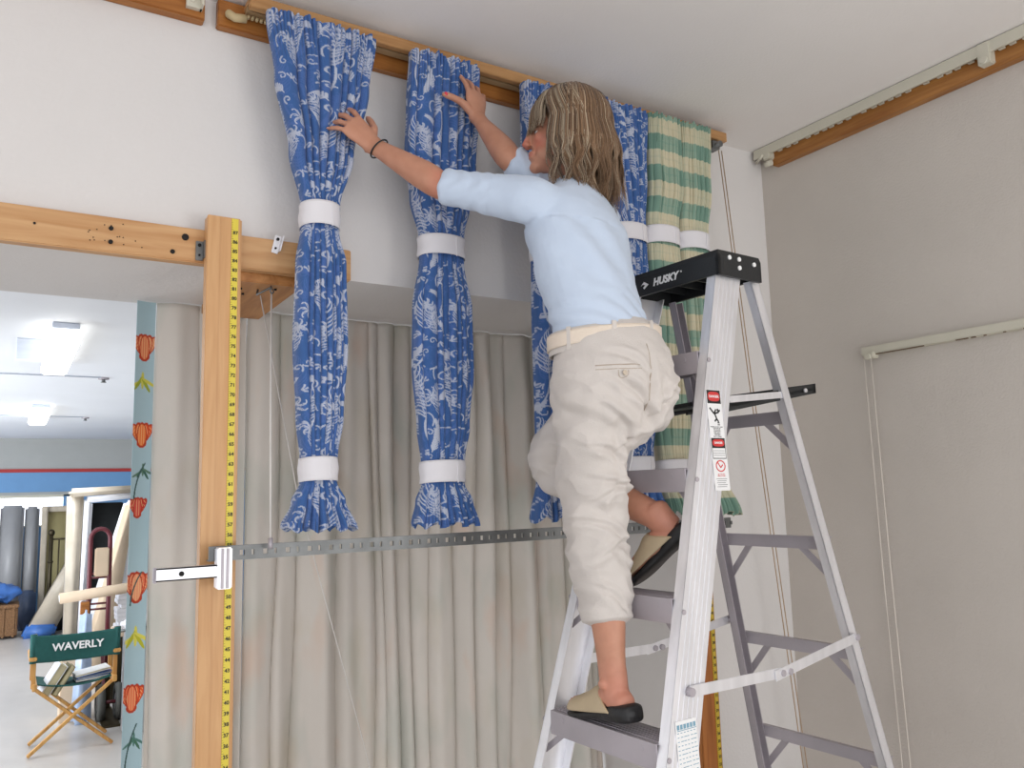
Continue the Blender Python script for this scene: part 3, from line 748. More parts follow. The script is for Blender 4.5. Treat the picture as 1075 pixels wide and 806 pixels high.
# spreaders
for far in (False, True):
    o_ = (sv if not far else -sv)*.009
    a = near_pt(1.052, .045, 0, far)+o_; m_ = near_pt(1.045, .38, 0, far)+o_; c_ = near_pt(1.09, mrear(1.09)+.012, 0, far)+o_
    sp = MB(); sp.beam(a, m_, .003, .026, bevel=.001); sp.beam(m_-(c_-m_).normalized()*.03+o_*.4, c_+o_*.4, .003, .026, bevel=.001)
    sp_ = sp.build('spreader', M_alu, LAD)
    pv = MB()
    for p, r_ in ((a, .010), (m_, .008), (m_+(m_-a).normalized()*.03, .008), (c_, .009)): pv.cyl(p-o_*.8, p+o_*1.0, r_, 14)
    pv.each('pivot', M_aluD, sp_)
# pail shelf, folded out at the back
ps = empty('shelf_frame', (0, 0, 0)); bpy.data.objects.remove(ps)
u_sh = (-nv*math.cos(.17)+Vector((0, 0, 1))*math.sin(.17))
p0 = near_pt(1.715, .115, -.012); p1 = near_pt(1.715, .115, .012, True)
sh = MB()
nrm_ = u_sh.cross(-sv).normalized()
def shp(a, t, h_): return p0+(p1-p0)*t+u_sh*a+Vector((0, 0, 1))*h_
sh.hexa([shp(0, 0, 0), shp(.40, 0, 0), shp(.40, 1, 0), shp(0, 1, 0), shp(0, 0, .008), shp(.40, 0, .008), shp(.40, 1, .008), shp(0, 1, .008)])
sh.hexa([shp(0, 0, -.010), shp(.40, 0, -.010), shp(.40, .02, -.010), shp(0, .02, -.010), shp(0, 0, .022), shp(.40, 0, .018), shp(.40, .02, .018), shp(0, .02, .022)])
sh.hexa([shp(0, .98, -.010), shp(.40, .98, -.010), shp(.40, 1, -.010), shp(0, 1, -.010), shp(0, .98, .022), shp(.40, .98, .018), shp(.40, 1, .018), shp(0, 1, .022)])
sh.hexa([shp(.385, 0, -.010), shp(.40, 0, -.010), shp(.40, 1, -.010), shp(.385, 1, -.010), shp(.385, 0, .018), shp(.40, 0, .018), shp(.40, 1, .018), shp(.385, 1, .018)])
for t in (.25, .5, .75): sh.hexa([shp(.02, t-.01, -.008), shp(.38, t-.01, -.008), shp(.38, t+.01, -.008), shp(.02, t+.01, -.008), shp(.02, t-.01, 0), shp(.38, t-.01, 0), shp(.38, t+.01, 0), shp(.02, t+.01, 0)])
sh_ = sh.build('pail_shelf', M_black, LAD)
ar = MB()
for t, o_ in ((0, sv*.006), (1, -sv*.006)):
    ar.beam(shp(-.01, t, .022)+o_, shp(.25, t, .004)+o_, .003, .018); ar.cyl(shp(.0, t, .02)+o_, shp(.0, t, .02)+o_*2, .008, 10)
    ar.cyl(shp(.34, t, .004)+o_*.4, shp(.34, t, .004)+o_*1.4, .006, 10)
ar.each('shelf_arm', M_alu, sh_, 3)
# top cap
cp = MB()
c0 = near_pt(2.10, -.012, .018); c1 = near_pt(2.10, -.012, -.018, True)
def cpt(a, t, h_): return c0+(c1-c0)*t-nv*a+Vector((0, 0, h_-2.10+2.072))
n0, n1 = .0, 1.0
def capbox(a0, a1, t0, t1, h0, h1, taper=0):
    cp.hexa([cpt(a0, t0, h0), cpt(a1, t0, h0), cpt(a1, t1, h0), cpt(a0, t1, h0), cpt(a0+taper, t0+taper*2, h1), cpt(a1-taper, t0+taper*2, h1), cpt(a1-taper, t1-taper*2, h1), cpt(a0+taper, t1-taper*2, h1)])
capbox(0, .180, 0, 1, .054, .068, .004)
capbox(0, .010, 0, 1, 0, .054); capbox(.170, .180, 0, 1, .006, .054); capbox(0, .180, 0, .028, -.002, .054); capbox(0, .180, .972, 1, -.002, .054)
for t in (.2, .4, .6, .8): capbox(.01, .17, t-.008, t+.008, .02, .054)
cap = cp.build('top_cap', M_black, LAD)
rv = MB()
for (a, h_) in ((.045, .050), (.085, .050), (.085, .026), (.148, .044)):
    p = cpt(a, 0, h_); rv.cyl(p, p+sv*.004, .0062, 14)
    p = cpt(a, 1, h_); rv.cyl(p, p-sv*.004, .0062, 14)
rv.each('cap_rivet', M_label, cap)
# writing on the front face of the cap: reads from far to near
lw = MB(); o_ = cpt(-.0015, .56, .028); fx = (c0-c1).normalized()
mt = frame(o_, fx, (0, 0, 1))
vs, fs = text_mb('HUSKY', .030, mt, .0005, shear=.25, bold=.0012); lw.add(vs, fs)
mt2 = frame(cpt(-.0015, .79, .028), fx, (0, 0, 1))
lw.prism([(-.018, 0), (-.004, .011), (.014, 0), (-.004, -.011), (-.009, -.006), (0, 0), (-.009, .004)], .0006, mt2)
vs, fs = text_mb('\u00ae', .008, frame(cpt(-.0015, .38, .036), fx, (0, 0, 1)), .0004); lw.add(vs, fs)
lw.build('cap_lettering', M_label, cap)
# labels on the near rail's outer face. local x = backwards, local y = up the rail
def lab_m(z, m=.05): 
    a = near_pt(z, m, .0045); b2 = near_pt(z+.1, m, .0045)
    upr = (b2-a).normalized(); return frame(a, -nv, upr)
lb = MB(); mm = lab_m(1.685) @ Matrix.Scale(.82, 4); lb.box((-.034, -.225, 0), (.034, .088, .0006), mm); lab = lb.build('warning_label', M_label, RN)
def on(z0, fn, mt_, nm):
    b_ = MB(); fn(b_, mt_); b_.build(nm, z0, lab)
W2 = lambda x0, y0, x1, y1, z=.0008: ((x0, y0, .0005), (x1, y1, z))
def put_rects(b_, L_, z=.0010):
    for r_ in L_: b_.box((r_[0], r_[1], .0005), (r_[2], r_[3], z), mm)
b_ = MB(); put_rects(b_, [(-.031, .044, .031, .086), (-.031, -.095, .031, -.064), (-.031, -.128, .031, -.1255), (-.031, -.128, -.029, -.095), (.029, -.128, .031, -.095)], .0009)
# the falling figure pictogram
fig = [((.004, .026), (-.006, .012)), ((-.006, .012), (-.018, .024)), ((-.006, .012), (.012, .016)), ((-.004, .014), (.004, -.004)), ((.004, -.004), (-.006, -.012)), ((.004, -.004), (.012, -.014)), ((-.018, .024), (-.024, .030)), ((.012, .016), (.022, .024))]
for (a, c_) in fig: b_.beam(mm @ Vector((a[0], a[1], .001)), mm @ Vector((c_[0], c_[1], .001)), .0045, .0006, mm.to_3x3() @ Vector((0, 0, 1)))
b_.ellipsoid((0, 0, 0), (.0045, .0045, .0006), mm @ Matrix.Translation((.012, .024, .001)), 12, 4)
for k, y in enumerate((-.018, -.024)): b_.box((.006, y, .0005), (.016, y+.003, .001), mm)
vs, fs = text_mb('WARNING: DO NOT STAND\nABOVE THIS STEP\nYOU CAN LOSE\nYOUR BALANCE', .0044, mm @ Matrix.Translation((0, -.036, .0008)), .0002); b_.add(vs, fs)
vs, fs = text_mb('KEEP BODY\nCENTERED\nFACE LADDER', .0058, mm @ Matrix.Translation((0, -.054, .0008)), .0002); b_.add(vs, fs)
b_.build('label_black_print', M_ink, lab)
b_ = MB()
def oval(b_, cx, cy, rx, ry, z=.0012):
    n_ = 28; b_.prism([(cx+rx*math.copysign(abs(math.cos(2*PI*i/n_))**.6, math.cos(2*PI*i/n_)), cy+ry*math.copysign(abs(math.sin(2*PI*i/n_))**.7, math.sin(2*PI*i/n_))) for i in range(n_)], z-.0008, mm @ Matrix.Translation((0, 0, .0008)))
oval(b_, 0, .066, .027, .015, .0014); oval(b_, 0, -.079, .027, .011, .0014)
# ring of the round mark
for i in range(28):
    a0, a1 = 2*PI*i/28, 2*PI*(i+1)/28
    b_.prism([(.022*math.cos(a0), -.150+.018*math.sin(a0)), (.022*math.cos(a1), -.150+.018*math.sin(a1)), (.018*math.cos(a1), -.150+.0145*math.sin(a1)), (.018*math.cos(a0), -.150+.0145*math.sin(a0))], .0004, mm @ Matrix.Translation((0, 0, .0008)))
b_.beam(mm @ Vector((-.012, -.140, .001)), mm @ Vector((.0, -.155, .001)), .003, .0005, mm.to_3x3() @ Vector((0, 0, 1)))
b_.beam(mm @ Vector((.0, -.155, .001)), mm @ Vector((.010, -.146, .001)), .003, .0005, mm.to_3x3() @ Vector((0, 0, 1)))
vs, fs = text_mb('USE ON LEVEL\nFIRM FOOTING', .0052, mm @ Matrix.Translation((0, -.178, .0008)), .0002); b_.add(vs, fs)
b_.build('label_red_print', M_red2, lab)
b_ = MB()
vs, fs = text_mb('DANGER', .011, mm @ Matrix.Translation((0, .066, .0016)), .0003, bold=.0003); b_.add(vs, fs)
vs, fs = text_mb('DANGER', .009, mm @ Matrix.Translation((0, -.079, .0016)), .0003, bold=.0003); b_.add(vs, fs)
b_.build('label_white_print', M_label, lab)
b_ = MB()
for k in range(3): b_.box((-.026, -.104-.007*k, .0005), (.026, -.1025-.007*k, .0009), mm)
for k in range(5): b_.box((-.024+.003*(k % 2), -.190-.006*k, .0005), (.024-.004*(k % 3), -.1885-.006*k, .0009), mm)
b_.build('label_small_print', M_grey, lab)
# lower sticker
mm = lab_m(.965, .052)
lb2 = MB().box((-.034, -.20, 0), (.034, .03, .0006), mm).build('rating_label', M_label, RN)
b_ = MB()
for i in range(6):
    b_.box((-.030+.0105*i, .012, .0005), (-.022+.0105*i, .022, .0009), mm)
    for k in range(12): b_.box((-.030+.0105*i, .004-.009*k, .0005), (-.0245+.0105*i+.002*((i*k) % 3), .0055-.009*k, .0009), mm)
b_.box((-.030, .009, .0005), (.032, .0105, .0009), mm)
b_.build('label_small_print', mat('label_blue_ink', (120, 160, 180), .6), lb2)
# feet
for far in (False, True):
    p = near_pt(.03, .05, 0, far); MB().box((p.x-.06, p.y-.022, 0), (p.x+.06, p.y+.022, .05), bevel=.006).build('rubber_foot', M_black, LAD)
    p = near_pt(.03, mrear(.03)+.017, 0, far); MB().box((p.x-.03, p.y-.022, 0), (p.x+.03, p.y+.022, .05), bevel=.006).build('rubber_foot', M_black, LAD)
#@@PART3
# ---------------------------------------------------------------- the workroom beyond the opening
M_plas = mat('cloudy_plastic_wrap', (180, 169, 152), .35, noise_amt=.12, noise_scale=5, bump=.5, bump_scale=14)
M_plasw = mat('white_plastic_wrap', (232, 232, 236), .3, noise_amt=.06, noise_scale=6, bump=.5, bump_scale=16)
M_plasg = mat('grey_plastic_wrap', (158, 158, 160), .35, noise_amt=.14, noise_scale=5, bump=.5, bump_scale=12, stretch=(1, 1, .3))
M_beige = mat('beige_cardboard', (208, 186, 160), .7, noise_amt=.08, noise_scale=4)
M_olive = mat('olive_ticking', (142, 132, 92), .8, noise_amt=.08, noise_scale=6)
M_char = mat('charcoal_cloth', (44, 46, 46), .85, noise_amt=.2, noise_scale=8)
M_bluep = mat('blue_plastic_sheet', (60, 104, 172), .35, noise_amt=.2, noise_scale=10, bump=.6, bump_scale=18)
M_maroon = mat('maroon_paint', (98, 34, 44), .4, noise_amt=.1)
M_iron = mat('dark_bronze_iron', (66, 58, 40), .4, .6)
M_wicker = mat('woven_wicker', (120, 86, 54), .7, noise_amt=.3, noise_scale=60, bump=.8, bump_scale=70)
M_green = M_green
M_canvas = mat('dark_green_canvas', (24, 82, 78), .8, noise_amt=.08, noise_scale=40, bump=.2, bump_scale=300)
M_rubber = mat('grey_rubber', (70, 70, 66), .7, noise_amt=.15)
M_lamp = mat('lit_diffuser', (255, 253, 246), .5, emit=3.2)
M_lhous = mat('lamp_housing', (214, 222, 236), .5)

# ceiling lights
for (x0, x1, y0, y1, lb) in ((.125, .262, 4.35, 5.62, 'larger glowing box-shaped ceiling light, nearer of the two'), (.118, .275, 8.15, 9.35, 'smaller glowing ceiling light further back near the far wall')):
    c = empty('ceiling_light', ((x0+x1)/2, (y0+y1)/2, Zc2), lb, 'ceiling light', 'box ceiling lights of the workroom')
    MB().box((x0+.01, y0, Zc2-.03), (x1-.01, y1+.04, Zc2), bevel=.004).box((x0-.13 if y0 < 5 else x0, y0+.5, Zc2-.008), (x0, y1-.1, Zc2)).build('housing', M_lhous, c)
    MB().box((x0, y0, Zc2-.085), (x1, y1, Zc2-.03), bevel=.012).build('diffuser', M_lamp, c)
    MB().box((x0+.005, y1, Zc2-.08), (x1-.005, y1+.03, Zc2-.02), bevel=.006).build('end_cap', M_lhous, c)
    area('lamp_glow', ((x0+x1)/2, (y0+y1)/2, Zc2-.10), ((x0+x1)/2, (y0+y1)/2, 0), x1-x0, y1-y0, 20, (.93, .97, 1))
for (x, y, lb) in ((.52, 6.25, 'small round sprinkler on the workroom ceiling, nearer one'), (.62, 9.3, 'small round sprinkler on the workroom ceiling, further one')):
    c = empty('ceiling_sprinkler', (x, y, Zc2), lb, 'sprinkler', 'workroom ceiling sprinklers')
    MB().cyl((x, y, Zc2-.012), (x, y, Zc2), .035, 20).build('rosette', M_aluD, c)
    MB().cyl((x, y, Zc2-.03), (x, y, Zc2-.012), .012, 10).cyl((x, y, Zc2-.034), (x, y, Zc2-.03), .018, 14).build('head', M_steel, c)
for (y, x1) in ((6.2, .50), (9.2, .60)):
    p = MB().tube([(-2.5, y, Zc2-.012), (x1, y, Zc2-.006)], .0045, 8).build('ceiling_conduit', M_lhous)
    tag(p, 'thin white conduit across the workroom ceiling, %s' % ('nearer one' if y < 7 else 'further one by the small light'), 'conduit', 'workroom ceiling conduits')

def slab(name, pts, th, m, label, cat, group=None, parent=None):
    """upright cushion-like slab: pts = 4 corners (bottom-left, bottom-right, top-right, top-left); th = thickness vector"""
    p = [Vector(q) for q in pts]; t = Vector(th)
    bm = bmesh.new(); v = [bm.verts.new(q) for q in p]+[bm.verts.new(q+t) for q in p]
    for f in ((0,1,2,3),(7,6,5,4),(0,4,5,1),(1,5,6,2),(2,6,7,3),(3,7,4,0)): bm.faces.new([v[i] for i in f])
    bmesh.ops.recalc_face_normals(bm, faces=bm.faces[:])
    bmesh.ops.bevel(bm, geom=bm.edges[:], offset=min(.03, t.length*.3), segments=3, affect='EDGES')
    me = bpy.data.meshes.new(name); bm.to_mesh(me); bm.free()
    for f in me.polygons: f.use_smooth = True
    me.materials.append(m); o = bpy.data.objects.new(name, me); COL.objects.link(o)
    if parent is not None: o.parent = parent; me.transform(world_of(parent).inverted())
    if label: tag(o, label, cat, group)
    return o
GM = 'plastic wrapped mattresses in the workroom'
# standing grey ones at the far left
for k, (x0, x1, y, h) in enumerate(((-.62, -.10, 12.0, 1.50), (-.09, .17, 12.05, 1.49), (.18, .34, 12.1, 1.47))):
    slab('wrapped_mattress', [(x0, y, 0), (x1, y, 0), (x1, y+.1, h), (x0, y+.1, h)], (0, .22, 0), M_plasg,
         ('grey plastic wrapped mattress standing at the far left edge of view', 'grey plastic wrapped mattress standing above the wicker crate', 'narrow grey wrapped mattress standing left of the olive panel')[k], 'mattress', GM)
# olive panel with a pale border, and the bronze bed post before it
o = slab('upright_panel', [(.36, 11.75, 0), (.86, 11.75, 0), (.86, 11.85, 1.44), (.36, 11.85, 1.44)], (0, .1, 0), M_olive, 'olive panel with pale cream border standing behind the bronze bed frame', 'panel')
for (a, b_) in (((.35, 11.73, 0), (.415, 11.78, 1.47)), ((.35, 11.8, 1.40), (.88, 11.86, 1.47))):
    MB().box(a, b_, bevel=.01).build('border', M_plas, o)
bp = empty('bed_frame', (.45, 11.5, 0), 'dark bronze metal bed frame with ball finial before the olive panel', 'bed frame')
for x in (.455, .70): MB().tube([(x, 11.5, 0), (x, 11.5, 1.12)], .024, 10).ellipsoid((x, 11.5, 1.15), (.038, .038, .042)).ellipsoid((x, 11.5, .80), (.034, .034, .02)).build('bed_post', M_iron, bp)
MB().tube([(.455, 11.5, 1.07), (.70, 11.5, 1.07)], .012, 8).build('top_rail', M_iron, bp)
for x in (.54, .62): MB().tube([(x, 11.5, .3), (x, 11.5, 1.07)], .008, 8).build('spindle', M_iron, bp)
# the long one leaning to the left
lm = slab('wrapped_mattress', [(.20, 10.9, .02), (.48, 10.9, .0), (.92, 10.9, .92), (.80, 10.9, 1.20)], (0, .30, 0), M_plas, 'long tan wrapped mattress leaning diagonally with its foot in blue plastic', 'mattress', GM)
slab('blue_foot_wrap', [(.17, 10.86, 0), (.50, 10.86, 0), (.54, 10.86, .13), (.24, 10.86, .15)], (0, .36, 0), M_bluep, None, None, parent=lm)
# shorter pale roll behind, a dark slab standing for the shade between
slab('wrapped_mattress', [(.60, 10.4, .0), (.92, 10.4, 0), (1.0, 10.5, .60), (.72, 10.5, .55)], (0, .25, 0), M_plas, 'short pale wrapped mattress behind the director chair, lower part only', 'mattress', GM)
MB_ = slab('gap_shade', [(.42, 11.3, 0), (.80, 11.3, 0), (.90, 11.3, .75), (.70, 11.3, .62)], (0, .15, 0), M_char, 'dark slab standing for the shade in the gap under the leaning mattress', 'bundle')
# tall white frame: two upright faces, head and dark cloth inside
fr = empty('wrapped_door_frame', (.7, 9.0, 0), 'tall pale plastic wrapped frame standing upright with dark cloth hanging inside', 'frame')
slab('upright', [(.50, 9.0, .0), (.60, 9.0, 0), (.62, 9.0, 1.60), (.48, 9.0, 1.60)], (0, .25, 0), M_plas, None, None, parent=fr)
slab('upright', [(.61, 8.98, .0), (.66, 8.98, 0), (.70, 8.98, 1.52), (.625, 8.98, 1.56)], (0, .2, 0), M_plasw, None, None, parent=fr)
slab('head', [(.50, 8.95, 1.56), (1.15, 8.95, 1.60), (1.15, 8.95, 1.67), (.49, 8.95, 1.645)], (0, .30, 0), M_plas, None, None, parent=fr)
slab('head_lining', [(.64, 8.97, 1.50), (1.14, 8.97, 1.545), (1.14, 8.97, 1.60), (.62, 8.97, 1.56)], (0, .2, 0), M_plasw, None, None, parent=fr)
slab('dark_cloth', [(.655, 9.22, .0), (.95, 9.22, 0), (1.0, 9.22, 1.50), (.70, 9.22, 1.50)], (0, .04, 0), M_char, None, None, parent=fr)
# white quilted one leaning from the right
slab('wrapped_mattress', [(.62, 8.6, .30), (1.20, 8.6, .25), (1.25, 8.6, 1.50), (.95, 8.6, 1.52)], (0, .14, 0), mat('quilted_white_ticking', (224, 226, 232), .5, noise_amt=.16, noise_scale=9, bump=.6, bump_scale=12), 'white quilted mattress leaning on a slant behind the hand truck', 'mattress', GM)
slab('wrapped_mattress', [(.60, 8.5, .0), (.84, 8.5, 0), (1.03, 8.5, 1.51), (.945, 8.5, 1.50)], (0, .10, 0), M_beige, 'narrow beige wrapped mattress leaning against the white quilted one', 'mattress', GM)
# wicker crate with crumpled blue plastic
wc = empty('wicker_crate', (.02, 11.2, 0), 'brown wicker crate at the far left below the blue plastic sheet', 'crate')
MB().box((-.35, 11.0, .03), (.14, 11.4, .34), bevel=.01).build('basket', M_wicker, wc)
for x in (-.3, -.2, -.1, 0, .1): MB().box((x-.012, 10.985, .02), (x+.012, 11.0, .36), bevel=.003).build('stave', M_wicker, wc)
MB().box((-.36, 10.98, .34), (.15, 11.42, .38), bevel=.008).build('rim', M_wicker, wc)
bm = MB(); 
bm.ellipsoid((-.07, 11.2, .49), (.25, .2, .10), None, 28, 16)
o = bm.build('plastic_sheet', M_bluep); tag(o, 'crumpled blue plastic sheet lying on the wicker crate', 'plastic sheet')
for v in o.data.vertices: v.co += v.co.normalized()*.0+Vector((noise.noise(v.co*9), noise.noise(v.co*9+Vector((5, 1, 2))), noise.noise(v.co*11+Vector((1, 7, 2)))))*.06
slab('wrapped_bundle', [(.13, 11.6, 0), (.33, 11.6, 0), (.33, 11.62, .46), (.15, 11.62, .46)], (0, .2, 0), mat('dusky_blue_plastic', (66, 80, 106), .4, noise_amt=.2, bump=.5, bump_scale=15), 'dusky blue wrapped bundle beside the wicker crate', 'bundle')

# hand truck
ht = empty('hand_truck', (.62, 6.8, 0), 'maroon hand truck with an arched handle behind the director chair', 'hand truck')
arch = [(.535, 6.9, .18), (.533, 6.9, .8), (.532, 6.9, 1.22)]
for k in range(9):
    a = PI-PI*k/8; arch.append((.598+.066*math.cos(a), 6.9, 1.235+.075*math.sin(a)))
arch += [(.664, 6.9, 1.22), (.666, 6.9, .8), (.668, 6.9, .18)]
MB().tube(arch, .017, 10).build('frame_tube', M_maroon, ht)
for z in (.98, .95, .76, .72, .45): MB().tube([(.535, 6.9, z), (.666, 6.9, z)], .008, 8).build('crossbar', M_maroon, ht)
MB().box((.60, 6.30, .0), (.71, 6.88, .012)).box((.60, 6.86, 0), (.70, 6.89, .25)).build('toe_plate', M_iron, ht)
for x in (.605, .72):
    w_ = MB().tube([(x, 6.55+.10*math.cos(a), .115+.10*math.sin(a)) for a in np.linspace(0, 2*PI, 24, endpoint=False)], .028, 10, closed=True).build('wheel', M_rubber, ht)
    MB().cyl((x-.018, 6.55, .115), (x+.018, 6.55, .115), .06, 18).build('hub', M_aluD, w_)
MB().cyl((.60, 6.55, .115), (.72, 6.55, .115), .012, 10).beam((.63, 6.55, .115), (.63, 6.9, .5), .02, .02).build('axle', M_maroon, ht)
o = MB().box((.56, 6.84, .96), (.655, 6.88, 1.17), bevel=.008).build('pad_of_paper', M_beige); tag(o, 'beige paper sleeve hanging inside the hand truck arch', 'paper')
# long beige cardboard tube lying across
tb = empty('cardboard_tube', (.6, 6.75, .85), 'long beige cardboard tube lying level across behind the chair', 'tube')
MB().tube([(.335, 6.72, .835), (1.05, 6.72, .90)], .038, 16).build('roll', M_beige, tb)
MB().tube([(.331, 6.72, .8345), (.336, 6.72, .835)], .026, 16).build('core', M_label, tb)
# trestle that carries the tube and the paper heap
bx = empty('side_table', (.80, 6.85, 0), 'dark side table under the heap of white papers, right of the hand truck', 'table')
MB().box((.71, 6.76, .52), (1.12, 7.1, .56), bevel=.004).build('table_top', M_beige, bx)
for (x, y) in ((.74, 6.80), (1.10, 6.8), (.74, 7.07), (1.10, 7.07)): MB().box((x-.02, y-.02, 0), (x+.02, y+.02, .52)).build('leg', M_iron, bx)
o = MB().box((.47, 6.68, .50), (.525, 6.76, .80), bevel=.004).build('wooden_block', M_woodDk); tag(o, 'small wooden block under the long beige cardboard tube', 'block')
MB().box((1.0, 6.76, .56), (1.05, 6.79, .85), bevel=.004).build('tube_rest', M_beige, bx)
for k in range(9):
    z = .562+.031*k; dx = random.uniform(-.02, .02)
    o = MB().box((.735+dx, 6.82, z+.0005), (.96+dx, 7.02, z+.0305), bevel=.003).build('paper_bundle', M_plasw)
    tag(o, ('white paper bundle stacked right of the hand truck, counted %s up from the table' % ('first', 'second', 'third', 'fourth', 'fifth', 'sixth', 'seventh', 'eighth', 'ninth')[k]), 'paper', 'stack of white paper bundles')
o = MB().box((.40, 6.70, .565), (.50, 6.735, .72), bevel=.004)
o = slab('blue_bag', [(.42, 6.48, 0), (.55, 6.48, 0), (.53, 6.50, .76), (.46, 6.50, .76)], (0, .10, 0), mat('pale_blue_plastic', (176, 194, 222), .3, noise_amt=.2, bump=.5, bump_scale=20), 'pale blue plastic bag peeping above the green chair back', 'bag')
st_ = MB().box((.36, 6.62, 0), (.525, 6.84, .50), bevel=.006).build('storage_box', M_beige); tag(st_, 'beige box on the floor just behind the director chair', 'box')
o = MB().box((.755, 6.34, .0), (1.05, 6.70, .30), bevel=.01).build('storage_box', M_char); tag(o, 'dark box on the floor right of the hand truck wheel', 'box')
o = slab('magazine_holder', [(.66, 6.05, .66), (.86, 6.05, .66), (.86, 6.06, .76), (.68, 6.06, .74)], (0, .12, 0), M_plasw, 'white plastic tray with dark edge right of the chair back', 'tray')
MB().tube([(.66, 6.045, .665), (.86, 6.045, .672)], .012, 8).build('edge_roll', M_steel, o)
o2 = MB().box((.70, 6.04, 0), (.86, 6.2, .655), bevel=.01).build('storage_box', M_plasg); tag(o2, 'tall grey wrapped box right of the director chair, carrying the white tray', 'box')

# director chair (seen from behind)
dc = empty('director_chair', (.395, 6.0, 0), "folding wooden director's chair with dark green canvas, seen from behind", 'chair')
XL_, XR_, YF, YB_ = .165, .615, 5.86, 6.14
for (a, b_) in (((.16, YF, .012), (.61, YF, .40)), ((.62, YF+.022, .012), (.175, YF+.022, .40)), ((.17, YB_, .012), (.62, YB_, .40)), ((.61, YB_+.022, .012), (.18, YB_+.022, .40))):
    MB().beam(a, b_, .018, .034, (0, 1, 0), bevel=.002).build('leg', M_woodCh, dc)
for x in (.18, .615): MB().box((x-.013, YF-.04, .39), (x+.013, YB_+.05, .43), bevel=.003).build('seat_rail', M_woodCh, dc)
for x in (.165, .625): MB().box((x-.022, YF-.03, .565), (x+.022, YB_+.06, .588), bevel=.005).build('armrest', M_woodCh, dc)
for x in (.172, .618):
    MB().box((x-.012, YF-.005, .40), (x+.012, YF+.025, .72), bevel=.003).build('back_post', M_woodCh, dc)
    MB().box((x-.012, YB_, .40), (x+.012, YB_+.03, .57), bevel=.003).build('arm_post', M_woodCh, dc)
X_, Z_ = np.meshgrid(np.linspace(.158, .632, 50), np.linspace(.555, .715, 14))
q_ = (X_-.395)/.237
Yc = 5.845+.018*(1-q_**2)-.004
bk = grid_object('back_canvas', np.stack([X_, Yc, Z_-.012*(1-q_**2)], -1), M_canvas, dc); bk.modifiers.new('thickness', 'SOLIDIFY').thickness = .004
for x in (.165, .625): MB().tube([(x, YF+.0, .55), (x, YF, .72)], .019, 12).build('canvas_sleeve', M_canvas, bk)
vs, fs = text_mb('WAVERLY', .062, frame((.405, 5.832, .632), (1, 0, .0), (0, 0, 1)), .0008, bold=.0018)
o = MB(); o.add([(v.x, v.y+.018*(1-((v.x-.395)/.237)**2)-.004, v.z) for v in vs], fs); o = o.build('canvas_lettering', M_label, bk); o['label'] = 'white capital letters reading WAVERLY'
X_, Y_ = np.meshgrid(np.linspace(.18, .615, 30), np.linspace(YF+.02, YB_+.03, 16)); q_ = (X_-.3975)/.2175
so = grid_object('seat_canvas', np.stack([X_, Y_, .425-.035*(1-q_**2)], -1), M_canvas, dc); so.modifiers.new('thickness', 'SOLIDIFY').thickness = .005
def book(x, y, z, w, d, h, ry, cm, label, rx=0):
    e = empty('book', (x, y, z), label, 'book', 'books and magazines on the chair seat'); e.rotation_euler = (rx, ry, .1)
    Wm = world_of(e)
    MB().box((-w/2, -d/2, 0), (w/2, d/2, .004), Wm).box((-w/2, -d/2, h-.004), (w/2, d/2, h), Wm).box((-w/2, -d/2, 0), (-w/2+.004, d/2, h), Wm).build('cover', cm, e)
    MB().box((-w/2+.004, -d/2+.004, .004), (w/2-.004, d/2-.004, h-.004), Wm).build('pages', mat('book_pages', (206, 196, 160), .8, noise_amt=.2, noise_scale=3, stretch=(1, 1, 60)), e)
book(.300, 5.99, .412, .20, .16, .050, -1.02, M_plasw, 'thick white book leaning on edge at the left of the chair seat')
book(.345, 5.99, .408, .19, .15, .030, -1.02, mat('olive_book_cover', (128, 120, 82), .6), 'olive covered book leaning beside the thick white one')
for k, (dx, z, r_) in enumerate(((.0, .401, -.04), (.004, .417, -.09), (-.004, .438, -.14))):
    book(.50+dx, 6.0, z, .20, .15, .014, r_, (M_plasw, M_bluep, M_label)[k], ('magazine lowest in the pile at the right of the chair seat', 'blue magazine in the middle of the pile on the chair seat', 'white magazine topmost of the pile on the chair seat')[k])
#@@PART4
# ---------------------------------------------------------------- the woman on the ladder
M_skin = bpy.data.materials.new('skin'); M_skin.use_nodes = True
def _skin():
    nt = M_skin.node_tree; N = nt.nodes; L = nt.links; b = N['Principled BSDF']
    a = N.new('ShaderNodeAttribute'); a.attribute_name = 'dye'
    tc = N.new('ShaderNodeTexCoord'); n = N.new('ShaderNodeTexNoise'); n.inputs['Scale'].default_value = 28; n.inputs['Detail'].default_value = 4
    L.new(tc.outputs['Object'], n.inputs['Vector'])
    mx = N.new('ShaderNodeMixRGB'); mx.blend_type = 'MULTIPLY'; mx.inputs[0].default_value = .35
    r = N.new('ShaderNodeValToRGB'); r.color_ramp.elements[0].color = (.72, .6, .55, 1); r.color_ramp.elements[1].color = (1, 1, 1, 1)
    r.color_ramp.elements[0].position = .3; r.color_ramp.elements[1].position = .65
    L.new(n.outputs['Fac'], r.inputs[0]); L.new(a.outputs['Color'], mx.inputs[1]); L.new(r.outputs[0], mx.inputs[2]); L.new(mx.outputs[0], b.inputs['Base Color'])
    b.inputs['Roughness'].default_value = .52; b.inputs['Subsurface Weight'].default_value = .08; b.inputs['Subsurface Radius'].default_value = (.02, .008, .004)
    bp = N.new('ShaderNodeBump'); bp.inputs['Strength'].default_value = .12; bp.inputs['Distance'].default_value = .003
    L.new(n.outputs['Fac'], bp.inputs['Height']); L.new(bp.outputs[0], b.inputs['Normal'])
_skin()
M_shirt = mat('pale_blue_jersey', (194, 208, 227), .85, noise_amt=.03, noise_scale=5, bump=.15, bump_scale=420, sheen=.2)
